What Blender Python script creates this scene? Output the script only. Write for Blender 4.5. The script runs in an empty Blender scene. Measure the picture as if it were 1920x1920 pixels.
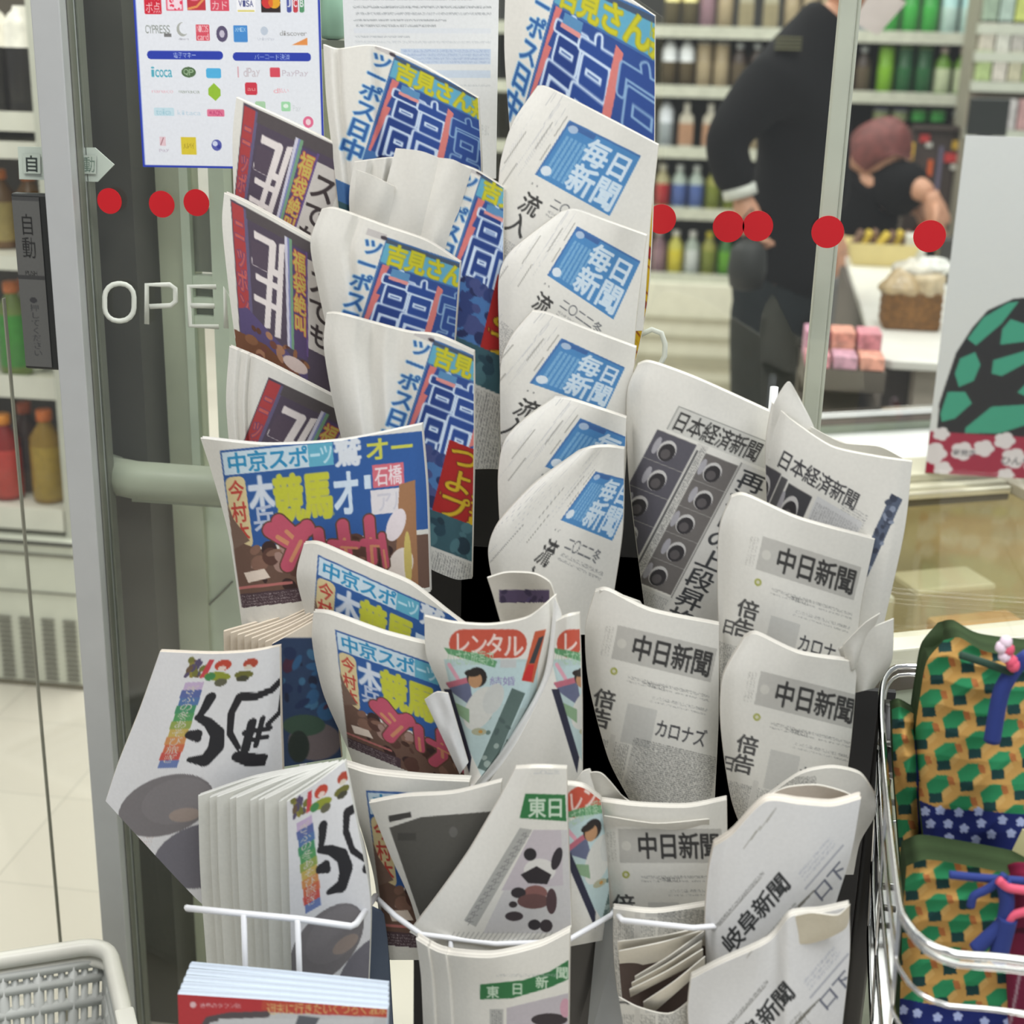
import bpy, bmesh, math, random
import numpy as np
from mathutils import Matrix, Vector

random.seed(7)
SC = bpy.context.scene
COL = SC.collection

# ------------------------------------------------------------------ camera, world, lights, exposure
F, CAM_H, PITCH, YAW, ROLL = 2700.0, 1.48, 18.6, 7.5, 1.5
cam_d = bpy.data.cameras.new('camera')
cam = bpy.data.objects.new('camera', cam_d)
COL.objects.link(cam)
SC.camera = cam
cam_d.sensor_width = 36.0
cam_d.lens = 36.0 * F / 1920.0
cam_d.clip_start = 0.05
CAM_M = (Matrix.Rotation(math.radians(YAW), 4, 'Z') @ Matrix.Rotation(math.radians(90 - PITCH), 4, 'X')
         @ Matrix.Rotation(math.radians(ROLL), 4, 'Z'))
CAM_M.translation = (0, 0, CAM_H)
cam.matrix_world = CAM_M
cam_d.dof.use_dof = True
cam_d.dof.focus_distance = 1.7
cam_d.dof.aperture_fstop = 4.2

world = bpy.data.worlds.new('world')
SC.world = world
world.use_nodes = True
bg = world.node_tree.nodes['Background']
bg.inputs[0].default_value = (0.93, 0.97, 1.0, 1)
bg.inputs[1].default_value = 0.36

def area(name, loc, rot, sx, sy, power, color=(1, 1, 1)):
    d = bpy.data.lights.new(name, 'AREA')
    d.shape = 'RECTANGLE'
    d.size, d.size_y, d.energy, d.color = sx, sy, power, color
    o = bpy.data.objects.new(name, d)
    COL.objects.link(o)
    o.location = loc
    o.rotation_euler = [math.radians(a) for a in rot]
    return o

area('store_lamps', (-0.6, 4.6, 2.75), (0, 0, 0), 4.5, 3.0, 128, (1, 0.99, 0.94))
area('entrance_lamp', (0.65, 0.4, 2.6), (-14, 10, 0), 1.4, 0.9, 46, (0.97, 0.99, 1.0))
area('entrance_fill_left', (-1.0, 0.85, 2.6), (-12, -4, 0), 1.0, 0.6, 25, (1.0, 0.97, 0.93))  # unseen fill, added to brighten the left papers and door panels
area('store_fill_front', (0.7, 2.15, 2.7), (0, 0, 0), 1.6, 0.5, 34, (1, 0.99, 0.95))  # unseen fill, added to brighten faces turned towards the window
area('cabinet_lamp', (-1.5, 2.5, 2.2), (28, 0, 0), 0.9, 0.25, 9, (1, 0.98, 0.9))

SC.view_settings.view_transform = 'Standard'
SC.view_settings.look = 'None'
SC.view_settings.gamma = 1.0
SC.view_settings.use_curve_mapping = False
SC.view_settings.exposure = 0.0
SC.cycles.max_bounces = 8
SC.cycles.transparent_max_bounces = 12

# ------------------------------------------------------------------ pixel rays (photo frame 1920 x 1920) to real places
RM = np.array(CAM_M.to_3x3())
CO = np.array([0, 0, CAM_H])

def rays(p):
    p = np.asarray(p, float)
    v = np.stack([(p[..., 0] - 960) / F, -(p[..., 1] - 960) / F, -np.ones(p.shape[:-1])], -1)
    return v @ RM.T

def onY(p, Y):
    d = rays(p)
    return CO + d * (np.asarray(Y, float) / d[..., 1])[..., None]

def onZ(p, Z):
    d = rays(p)
    return CO + d * ((Z - CAM_H) / d[..., 2])[..., None]

def V(p):
    return Vector([float(a) for a in p])

# ------------------------------------------------------------------ materials (node based)
def lin(c):
    c = np.asarray(c, float) / 255.0
    return np.where(c <= 0.04045, c / 12.92, ((c + 0.055) / 1.055) ** 2.4)

MATS = {}
def mat(name, rgb, rough=0.5, metal=0.0, noise=0.05, scale=18.0, emit=0.0, spec=0.5, bump=0.0):
    if name in MATS:
        return MATS[name]
    m = bpy.data.materials.new(name)
    m.use_nodes = True
    nt = m.node_tree
    b = nt.nodes['Principled BSDF']
    l = lin(rgb)
    b.inputs['Roughness'].default_value = rough
    b.inputs['Metallic'].default_value = metal
    b.inputs['Specular IOR Level'].default_value = spec
    tc = nt.nodes.new('ShaderNodeTexCoord')
    nz = nt.nodes.new('ShaderNodeTexNoise')
    nz.inputs['Scale'].default_value = scale
    nz.inputs['Detail'].default_value = 4
    nt.links.new(tc.outputs['Object'], nz.inputs['Vector'])
    rp = nt.nodes.new('ShaderNodeValToRGB')
    rp.color_ramp.elements[0].position = 0.3
    rp.color_ramp.elements[1].position = 0.7
    rp.color_ramp.elements[0].color = (*(l * (1 - noise)), 1)
    rp.color_ramp.elements[1].color = (*np.minimum(l * (1 + noise), 1), 1)
    nt.links.new(nz.outputs['Fac'], rp.inputs[0])
    nt.links.new(rp.outputs[0], b.inputs['Base Color'])
    if bump:
        bp = nt.nodes.new('ShaderNodeBump')
        bp.inputs['Strength'].default_value = bump
        bp.inputs['Distance'].default_value = 0.01
        nt.links.new(nz.outputs['Fac'], bp.inputs['Height'])
        nt.links.new(bp.outputs[0], b.inputs['Normal'])
    if emit:
        b.inputs['Emission Color'].default_value = (*l, 1)
        b.inputs['Emission Strength'].default_value = emit
    MATS[name] = m
    return m

def print_mat(name, rough=0.85, spec=0.2):
    """Printed paper, card or cloth: ink colours come from the sheet's own printing (colour attribute)."""
    if name in MATS:
        return MATS[name]
    m = bpy.data.materials.new(name)
    m.use_nodes = True
    nt = m.node_tree
    b = nt.nodes['Principled BSDF']
    b.inputs['Roughness'].default_value = rough
    b.inputs['Specular IOR Level'].default_value = spec
    at = nt.nodes.new('ShaderNodeAttribute')
    at.attribute_name = 'ink'
    tc = nt.nodes.new('ShaderNodeTexCoord')
    nz = nt.nodes.new('ShaderNodeTexNoise')
    nz.inputs['Scale'].default_value = 260
    nz.inputs['Detail'].default_value = 3
    mx = nt.nodes.new('ShaderNodeMix')
    mx.data_type = 'RGBA'
    mx.blend_type = 'MULTIPLY'
    mx.inputs[0].default_value = 0.12
    nt.links.new(tc.outputs['Object'], nz.inputs['Vector'])
    nt.links.new(at.outputs['Color'], mx.inputs[6])
    nt.links.new(nz.outputs['Fac'], mx.inputs[7])
    nt.links.new(mx.outputs[2], b.inputs['Base Color'])
    MATS[name] = m
    return m

def glass_mat(name, tint=(0.97, 0.985, 0.97), refl=0.05):
    if name in MATS:
        return MATS[name]
    m = bpy.data.materials.new(name)
    m.use_nodes = True
    nt = m.node_tree
    nt.nodes.remove(nt.nodes['Principled BSDF'])
    out = nt.nodes['Material Output']
    t = nt.nodes.new('ShaderNodeBsdfTransparent')
    t.inputs[0].default_value = (*tint, 1)
    g = nt.nodes.new('ShaderNodeBsdfGlossy')
    g.inputs['Roughness'].default_value = 0.03
    mx = nt.nodes.new('ShaderNodeMixShader')
    mx.inputs[0].default_value = refl
    nt.links.new(t.outputs[0], mx.inputs[1])
    nt.links.new(g.outputs[0], mx.inputs[2])
    nt.links.new(mx.outputs[0], out.inputs[0])
    MATS[name] = m
    return m

# ------------------------------------------------------------------ mesh building
class MB:
    def __init__(s):
        s.v, s.f, s.m, s.sm = [], [], [], []
    def add(s, vs, fs, mi=0, smooth=False):
        o = len(s.v)
        s.v += [tuple(float(a) for a in v) for v in vs]
        for f in fs:
            s.f.append(tuple(i + o for i in f))
            s.m.append(mi)
            s.sm.append(smooth)
        return s
    def box(s, a, b, mi=0, M=None):
        (x0, y0, z0), (x1, y1, z1) = a, b
        vs = [(x0, y0, z0), (x1, y0, z0), (x1, y1, z0), (x0, y1, z0), (x0, y0, z1), (x1, y0, z1), (x1, y1, z1), (x0, y1, z1)]
        if M is not None:
            vs = [tuple(M @ Vector(v)) for v in vs]
        return s.add(vs, [(3, 2, 1, 0), (4, 5, 6, 7), (0, 1, 5, 4), (1, 2, 6, 5), (2, 3, 7, 6), (3, 0, 4, 7)], mi)
    def tube(s, pts, r, n=8, mi=0, closed=False, cap=True):
        pts = [Vector(p) for p in pts]
        N = len(pts)
        rs = r if isinstance(r, (list, tuple)) else [r] * N
        vs, fs = [], []
        up = None
        for i, p in enumerate(pts):
            if closed:
                t = (pts[(i + 1) % N] - pts[i - 1])
            else:
                t = pts[min(i + 1, N - 1)] - pts[max(i - 1, 0)]
            t.normalize()
            if up is None:
                up = Vector((0, 0, 1)) if abs(t.z) < 0.9 else Vector((1, 0, 0))
            a = t.cross(up)
            a.normalize()
            b = a.cross(t)
            up = b
            for k in range(n):
                an = 2 * math.pi * k / n
                vs.append(p + (a * math.cos(an) + b * math.sin(an)) * rs[i])
        for i in range(N if closed else N - 1):
            j = (i + 1) % N
            for k in range(n):
                fs.append((i * n + k, i * n + (k + 1) % n, j * n + (k + 1) % n, j * n + k))
        if cap and not closed:
            fs.append(tuple(reversed(range(n))))
            fs.append(tuple((N - 1) * n + k for k in range(n)))
        return s.add(vs, fs, mi, True)
    def lathe(s, prof, c=(0, 0, 0), n=16, mi=0, M=None):
        """prof: (r, z) or (r, z, mat) from the bottom up."""
        o = len(s.v)
        for p in prof:
            for k in range(n):
                an = 2 * math.pi * k / n
                q = Vector((c[0] + p[0] * math.cos(an), c[1] + p[0] * math.sin(an), c[2] + p[1]))
                s.v.append(tuple(M @ q) if M is not None else tuple(q))
        for i in range(len(prof) - 1):
            m_ = prof[i + 1][2] if len(prof[i + 1]) > 2 else mi
            for k in range(n):
                s.f.append((o + i * n + k, o + i * n + (k + 1) % n, o + (i + 1) * n + (k + 1) % n, o + (i + 1) * n + k))
                s.m.append(m_)
                s.sm.append(True)
        s.f.append(tuple(o + k for k in reversed(range(n))))
        s.m.append(prof[0][2] if len(prof[0]) > 2 else mi)
        s.sm.append(False)
        s.f.append(tuple(o + (len(prof) - 1) * n + k for k in range(n)))
        s.m.append(prof[-1][2] if len(prof[-1]) > 2 else mi)
        s.sm.append(False)
        return s
    def prism(s, poly, e, mi=0):
        """poly: 3D points of one face, e: extrusion vector."""
        n = len(poly)
        e = Vector(e)
        vs = [Vector(p) for p in poly] + [Vector(p) + e for p in poly]
        fs = [tuple(range(n)), tuple(reversed(range(n, 2 * n)))]
        fs += [(i, i + n, (i + 1) % n + n, (i + 1) % n) for i in range(n)]
        return s.add(vs, fs, mi)
    def grid(s, P, mi=0, smooth=True, flip=False):
        P = np.asarray(P)
        a, b = P.shape[:2]
        fs = []
        for i in range(a - 1):
            for j in range(b - 1):
                q = (i * b + j, (i + 1) * b + j, (i + 1) * b + j + 1, i * b + j + 1)
                fs.append(q[::-1] if flip else q)
        return s.add(P.reshape(-1, 3), fs, mi, smooth)

def link(name, me, parent=None):
    o = bpy.data.objects.new(name, me)
    COL.objects.link(o)
    if parent is not None:
        o.parent = parent
        o.matrix_parent_inverse = parent.matrix_world.inverted() if parent.matrix_world != Matrix() else Matrix()
    return o

def build(name, mb, mats, parent=None, bevel=0.0, recenter=True, loc=None):
    me = bpy.data.meshes.new(name)
    v = np.array(mb.v)
    off = Vector((0, 0, 0))
    if loc is not None:
        off = Vector(loc)
    elif recenter and parent is None and len(v):
        off = Vector(((v[:, 0].min() + v[:, 0].max()) / 2, (v[:, 1].min() + v[:, 1].max()) / 2, v[:, 2].min()))
    elif parent is not None:
        q = parent
        while q is not None:
            off = off + Vector(q.location)
            q = q.parent
    me.from_pydata([tuple(Vector(p) - off) for p in mb.v], [], mb.f)
    mats = mats if isinstance(mats, (list, tuple)) else [mats]
    for m in mats:
        me.materials.append(m)
    me.polygons.foreach_set('material_index', mb.m)
    me.polygons.foreach_set('use_smooth', mb.sm)
    me.update()
    o = bpy.data.objects.new(name, me)
    COL.objects.link(o)
    if parent is not None:
        o.parent = parent
    else:
        o.location = off
    if bevel:
        bv = o.modifiers.new('bevel', 'BEVEL')
        bv.width = bevel
        bv.segments = 2
        bv.limit_method = 'ANGLE'
        bv.angle_limit = math.radians(40)
    return o

def tag(o, label, cat, group=None):
    o['label'] = label
    o['category'] = cat
    if group:
        o['group'] = group
    return o

def struct(o):
    o['kind'] = 'structure'
    return o

def empty(name, loc, label, cat, group=None, rz=0.0):
    o = bpy.data.objects.new(name, None)
    COL.objects.link(o)
    o.location = loc
    o.rotation_euler = (0, 0, rz)
    o.empty_display_size = 0.05
    return tag(o, label, cat, group)

def copy_tree(o, parent=None):
    c = o.copy()
    COL.objects.link(c)
    c.parent = parent
    for ch in o.children:
        copy_tree(ch, c)
    return c

# ------------------------------------------------------------------ printing: small colour rasters for the ink of sheets
GL = {}
GS = 72
def glyph(ch, bold=0):
    """Coverage raster of one character of the built-in font (full-width cell)."""
    k = (ch, bold)
    if k in GL:
        return GL[k]
    c = bpy.data.curves.new('glyph', 'FONT')
    c.body = ch
    c.size = 1
    o = bpy.data.objects.new('glyph', c)
    COL.objects.link(o)
    bpy.context.view_layer.update()
    dg = bpy.context.evaluated_depsgraph_get()
    oe = o.evaluated_get(dg)
    me = oe.to_mesh()
    me.calc_loop_triangles()
    v = np.array([x.co[:2] for x in me.vertices]).reshape(-1, 2)
    tr = np.array([t.vertices[:] for t in me.loop_triangles]).reshape(-1, 3)
    g = np.zeros((GS * 2, GS * 2), np.float32)
    wide = ord(ch) > 0x2000
    if len(v):
        if wide:
            x0, x1, y0, y1 = 0.02, 0.98, -0.12, 0.88
        else:
            x0, x1 = v[:, 0].min() - 0.02, v[:, 0].max() + 0.02
            y0, y1 = (-0.02, 0.72)
            y0 = min(y0, v[:, 1].min())
            y1 = max(y1, v[:, 1].max())
        q = np.stack([(v[:, 0] - x0) / (x1 - x0), 1 - (v[:, 1] - y0) / (y1 - y0)], 1) * GS * 2
        for t in tr:
            fill_poly(g, q[t], 1.0)
    k_ = 0.85 * bold
    if k_ >= 1:
        d_ = g.copy()
        for t in np.linspace(0, 2 * math.pi, 13)[:-1]:
            d_ = np.maximum(d_, np.roll(np.roll(g, int(round(k_ * math.sin(t))), 0), int(round(k_ * math.cos(t))), 1))
        g = d_
    oe.to_mesh_clear()
    bpy.data.objects.remove(o)
    bpy.data.curves.remove(c)
    g = g.reshape(GS, 2, GS, 2).mean((1, 3))
    GL[k] = g
    return g

def fill_poly(buf, pts, val):
    """Even-odd fill of a polygon given in raster coordinates; val scalar or colour."""
    pts = np.asarray(pts, float)
    h, w = buf.shape[:2]
    x0, x1 = max(int(np.floor(pts[:, 0].min())), 0), min(int(np.ceil(pts[:, 0].max())) + 1, w)
    y0, y1 = max(int(np.floor(pts[:, 1].min())), 0), min(int(np.ceil(pts[:, 1].max())) + 1, h)
    if x1 <= x0 or y1 <= y0:
        return
    X, Y = np.meshgrid(np.arange(x0, x1) + 0.5, np.arange(y0, y1) + 0.5)
    ins = np.zeros(X.shape, bool)
    n = len(pts)
    for i in range(n):
        a, b = pts[i], pts[(i + 1) % n]
        if a[1] == b[1]:
            continue
        c = (a[1] > Y) != (b[1] > Y)
        ins ^= c & (X < (b[0] - a[0]) * (Y - a[1]) / (b[1] - a[1]) + a[0])
    buf[y0:y1, x0:x1][ins] = val

class Canvas:
    """A sheet's printing. Coordinates in sheet units, S raster cells per unit."""
    def __init__(s, w, h, bgc, S=2, ox=0, oy=0):
        s.w, s.h, s.S, s.ox, s.oy = w, h, S, ox, oy
        s.a = np.empty((int(h * S), int(w * S), 3), np.float32)
        s.a[:] = bgc
        s.bg = np.array(bgc, np.float32)
        s.rng = np.random.default_rng(int(w * 7 + h * 13))
    def P(s, p):
        return [((x - s.ox) * s.S, (y - s.oy) * s.S) for x, y in p]
    def poly(s, p, c):
        fill_poly(s.a, s.P(p), c)
        return s
    def rect(s, x0, y0, x1, y1, c):
        return s.poly([(x0, y0), (x1, y0), (x1, y1), (x0, y1)], c)
    def ell(s, cx, cy, rx, ry, c, rot=0):
        p = []
        for k in range(28):
            an = 2 * math.pi * k / 28
            x, y = rx * math.cos(an), ry * math.sin(an)
            p.append((cx + x * math.cos(rot) - y * math.sin(rot), cy + x * math.sin(rot) + y * math.cos(rot)))
        return s.poly(p, c)
    def round(s, x0, y0, x1, y1, r, c):
        p = []
        for cx, cy, a0 in ((x1 - r, y0 + r, -90), (x1 - r, y1 - r, 0), (x0 + r, y1 - r, 90), (x0 + r, y0 + r, 180)):
            for k in range(6):
                an = math.radians(a0 + 18 * k)
                p.append((cx + r * math.cos(an), cy + r * math.sin(an)))
        return s.poly(p, c)
    def stroke(s, pts, w, c):
        pts = [np.array(p, float) for p in pts]
        ws = w if isinstance(w, (list, tuple)) else [w] * len(pts)
        for i in range(len(pts) - 1):
            d = pts[i + 1] - pts[i]
            L = np.linalg.norm(d) or 1
            nrm = np.array([-d[1], d[0]]) / L
            s.poly([pts[i] + nrm * ws[i] / 2, pts[i + 1] + nrm * ws[i + 1] / 2, pts[i + 1] - nrm * ws[i + 1] / 2, pts[i] - nrm * ws[i] / 2], c)
        for p, q in zip(pts, ws):
            s.ell(p[0], p[1], q / 2, q / 2, c)
        return s
    def char(s, ch, x0, y0, x1, y1, c, bold=0, out=None, ow=0, ang=0, shear=0):
        g = glyph(ch, bold)
        a0, b0, a1, b1 = [(x0 - s.ox) * s.S, (y0 - s.oy) * s.S, (x1 - s.ox) * s.S, (y1 - s.oy) * s.S]
        pad = int(ow * s.S) + 2
        h, w = s.a.shape[:2]
        cx, cy = (a0 + a1) / 2, (b0 + b1) / 2
        ext = 1.0 if not ang else 1.45
        hx, hy = (a1 - a0) / 2, (b1 - b0) / 2
        ex = max(hx, hy) * ext if ang else hx
        ey = max(hx, hy) * ext if ang else hy
        X0, X1 = max(int(cx - ex) - pad, 0), min(int(cx + ex) + pad + 1, w)
        Y0, Y1 = max(int(cy - ey) - pad, 0), min(int(cy + ey) + pad + 1, h)
        if X1 <= X0 or Y1 <= Y0:
            return s
        X, Y = np.meshgrid(np.arange(X0, X1) + 0.5 - cx, np.arange(Y0, Y1) + 0.5 - cy)
        if ang:
            r = math.radians(-ang)
            X, Y = X * math.cos(r) - Y * math.sin(r), X * math.sin(r) + Y * math.cos(r)
        u = (X / (2 * hx) + 0.5) * GS - 0.5
        v = (Y / (2 * hy) + 0.5) * GS - 0.5
        iu, iv = np.floor(u).astype(int), np.floor(v).astype(int)
        fu, fv = u - iu, v - iv
        def G(i, j):
            ok = (i >= 0) & (i < GS) & (j >= 0) & (j < GS)
            return np.where(ok, g[np.clip(j, 0, GS - 1), np.clip(i, 0, GS - 1)], 0)
        m = G(iu, iv) * (1 - fu) * (1 - fv) + G(iu + 1, iv) * fu * (1 - fv) + G(iu, iv + 1) * (1 - fu) * fv + G(iu + 1, iv + 1) * fu * fv
        reg = s.a[Y0:Y1, X0:X1]
        if out is not None:
            k = max(int(ow * s.S), 1)
            d = m.copy()
            for dx, dy in [(int(round(k * math.cos(t))), int(round(k * math.sin(t)))) for t in np.linspace(0, 2 * math.pi, 13)[:-1]]:
                d = np.maximum(d, np.roll(np.roll(m, dy, 0), dx, 1))
            reg += (np.array(out, np.float32) - reg) * np.clip(d * 1.3, 0, 1)[..., None]
        reg += (np.array(c, np.float32) - reg) * np.clip(m * 1.15, 0, 1)[..., None]
        return s
    def text(s, t, x0, y0, x1, y1, c, bold=0, out=None, ow=0, vert=False, ang=0):
        n = len(t)
        for i, ch in enumerate(t):
            if ch == ' ':
                continue
            if vert:
                s.char(ch, x0, y0 + (y1 - y0) * i / n, x1, y0 + (y1 - y0) * (i + 1) / n, c, bold, out, ow, ang)
            else:
                s.char(ch, x0 + (x1 - x0) * i / n, y0, x0 + (x1 - x0) * (i + 1) / n, y1, c, bold, out, ow, ang)
        return s
    def body(s, x0, y0, x1, y1, c, pitch=3.2, fill=0.55, vert=True):
        """Small print: columns (or rows) of tiny ink marks."""
        a, b, e, f = [int(round(q * s.S)) for q in (x0 - s.ox, y0 - s.oy, x1 - s.ox, y1 - s.oy)]
        a, b = max(a, 0), max(b, 0)
        e, f = min(e, s.a.shape[1]), min(f, s.a.shape[0])
        if e <= a or f <= b:
            return s
        p = max(int(pitch * s.S), 2)
        reg = s.a[b:f, a:e]
        hh, ww = reg.shape[:2]
        nz = s.rng.random((hh // 2 + 1, ww // 2 + 1)).repeat(2, 0).repeat(2, 1)[:hh, :ww]
        X, Y = np.meshgrid(np.arange(ww), np.arange(hh))
        on = ((X if vert else Y) % p) < p * 0.6
        m = on & (nz < fill)
        reg[m] += (np.array(c, np.float32) - reg[m]) * 0.8
        return s
    def blotch(s, x0, y0, x1, y1, cols, n=40, r=(4, 14)):
        for _ in range(n):
            c = cols[s.rng.integers(len(cols))]
            x, y = s.rng.uniform(x0, x1), s.rng.uniform(y0, y1)
            q = s.rng.uniform(*r)
            s.ell(x, y, q, q * s.rng.uniform(0.4, 1), c, s.rng.uniform(0, 3))
        return s
    def soft(s, k=1):
        k += 1
        for _ in range(k):
            b = np.pad(s.a, ((1, 1), (1, 1), (0, 0)), 'edge')
            s.a = (b[1:-1, 1:-1] * 4 + b[:-2, 1:-1] + b[2:, 1:-1] + b[1:-1, :-2] + b[1:-1, 2:]) / 8
        return s
    def sample(s, q):
        x = (q[..., 0] - s.ox) * s.S - 0.5
        y = (q[..., 1] - s.oy) * s.S - 0.5
        h, w = s.a.shape[:2]
        ins = (x > -0.5) & (y > -0.5) & (x < w - 0.5) & (y < h - 0.5)
        x, y = np.clip(x, 0, w - 1.001), np.clip(y, 0, h - 1.001)
        i, j = x.astype(int), y.astype(int)
        i, j = np.minimum(i, w - 2), np.minimum(j, h - 2)
        fx, fy = (x - i)[..., None], (y - j)[..., None]
        A = s.a
        c = A[j, i] * (1 - fx) * (1 - fy) + A[j, i + 1] * fx * (1 - fy) + A[j + 1, i] * (1 - fx) * fy + A[j + 1, i + 1] * fx * fy
        return np.where(ins[..., None], c, s.bg)

def homog(src, dst):
    A, b = [], []
    for (x, y), (u, v) in zip(src, dst):
        A.append([x, y, 1, 0, 0, 0, -u * x, -u * y])
        b.append(u)
        A.append([0, 0, 0, x, y, 1, -v * x, -v * y])
        b.append(v)
    return np.append(np.linalg.solve(np.array(A, float), np.array(b, float)), 1).reshape(3, 3)

def apply_h(Hm, p):
    q = np.concatenate([p, np.ones(p.shape[:-1] + (1,))], -1) @ Hm.T
    return q[..., :2] / q[..., 2:3]

def curve(pts, n):
    """Smooth polyline through pts, n samples evenly spaced by length."""
    p = np.array(pts, float)
    if len(p) == 2:
        t = np.linspace(0, 1, n)[:, None]
        return p[0] * (1 - t) + p[1] * t
    e = np.vstack([2 * p[0] - p[1], p, 2 * p[-1] - p[-2]])
    out = []
    for i in range(1, len(e) - 2):
        t = np.linspace(0, 1, 24, endpoint=False)[:, None]
        a, b, c, d = e[i - 1], e[i], e[i + 1], e[i + 2]
        m0, m1 = (c - a) * 0.4, (d - b) * 0.4
        out.append((2 * t**3 - 3 * t**2 + 1) * b + (t**3 - 2 * t**2 + t) * m0 + (-2 * t**3 + 3 * t**2) * c + (t**3 - t**2) * m1)
    q = np.vstack(out + [p[-1:]])
    L = np.concatenate([[0], np.cumsum(np.linalg.norm(np.diff(q, axis=0), axis=1))])
    t = np.linspace(0, L[-1], n)
    return np.stack([np.interp(t, L, q[:, 0]), np.interp(t, L, q[:, 1])], 1)

def coons(top, right, bottom, left, nu, nv):
    T, B = curve(top, nu), curve(bottom, nu)
    Lf, Rt = curve(left, nv), curve(right, nv)
    u = np.linspace(0, 1, nu)[None, :, None]
    v = np.linspace(0, 1, nv)[:, None, None]
    return ((1 - v) * T[None] + v * B[None] + (1 - u) * Lf[:, None] + u * Rt[:, None]
            - (1 - u) * (1 - v) * T[0] - u * (1 - v) * T[-1] - (1 - u) * v * B[0] - u * v * B[-1])

def ink_mesh(name, P, C, mats, extra=None):
    """Mesh of a dense printed grid (P rows x cols x 3, C sRGB 0..255) plus extra (verts, quads, colours)."""
    nv, nu = P.shape[:2]
    idx = np.arange(nv * nu).reshape(nv, nu)
    q = np.stack([idx[:-1, :-1], idx[1:, :-1], idx[1:, 1:], idx[:-1, 1:]], -1).reshape(-1, 4)
    v, c = P.reshape(-1, 3), C.reshape(-1, 3)
    if extra:
        for ev, eq, ec in extra:
            q = np.vstack([q, eq + len(v)])
            v = np.vstack([v, ev])
            c = np.vstack([c, ec])
    me = bpy.data.meshes.new(name)
    me.vertices.add(len(v))
    me.vertices.foreach_set('co', v.astype(np.float32).ravel())
    me.loops.add(len(q) * 4)
    me.loops.foreach_set('vertex_index', q.astype(np.int32).ravel())
    me.polygons.add(len(q))
    me.polygons.foreach_set('loop_start', np.arange(0, len(q) * 4, 4, dtype=np.int32))
    me.update(calc_edges=True)
    me.polygons.foreach_set('use_smooth', np.ones(len(q), bool))
    at = me.color_attributes.new('ink', 'BYTE_COLOR', 'POINT')
    col = np.ones((len(v), 4), np.float32)
    col[:, :3] = np.clip(c / 255.0, 0, 1)
    at.data.foreach_set('color_srgb', col.ravel())
    me.materials.append(mats)
    me.update()
    return me

def slab_extra(P, back, C, rimc, layers):
    """Rim (page edges, in layers) and back face of a sheet whose front grid is P and back grid is 'back'."""
    nv, nu = P.shape[:2]
    bi = [(0, j) for j in range(nu)] + [(i, nu - 1) for i in range(1, nv)] + [(nv - 1, j) for j in range(nu - 2, -1, -1)] + [(i, 0) for i in range(nv - 2, 0, -1)]
    r, c = np.array([b[0] for b in bi]), np.array([b[1] for b in bi])
    f, b = P[r, c], back[r, c]
    n = len(bi)
    cen = f.mean(0)
    rng = np.random.default_rng(n)
    vs, cs, qs = [], [], []
    for k in range(layers + 1):
        t = k / layers
        ring = f * (1 - t) + b * t
        if 0 < k < layers:
            w = 0.0009 * (1 if k % 2 else -1)
            d = ring - cen
            ring = ring + d / (np.linalg.norm(d, axis=1, keepdims=True) + 1e-6) * w
        vs.append(ring)
        cs.append(np.tile(np.array(rimc, float) * (1.0 if k % 2 == 0 else 0.86), (n, 1)))
    vs, cs = np.vstack(vs), np.vstack(cs)
    i = np.arange(n)
    for k in range(layers):
        qs.append(np.stack([k * n + i, k * n + (i + 1) % n, (k + 1) * n + (i + 1) % n, (k + 1) * n + i], 1))
    ii = np.unique(np.append(np.arange(0, nv, 6), nv - 1))
    jj = np.unique(np.append(np.arange(0, nu, 6), nu - 1))
    bb = back[np.ix_(ii, jj)]
    idx = np.arange(bb.shape[0] * bb.shape[1]).reshape(bb.shape[:2])
    bq = np.stack([idx[:-1, :-1], idx[:-1, 1:], idx[1:, 1:], idx[1:, :-1]], -1).reshape(-1, 4)
    return [(vs, np.vstack(qs), cs), (bb.reshape(-1, 3), bq, np.tile(np.array(rimc, float) * 0.97, (len(bb.reshape(-1, 3)), 1)))]

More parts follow.
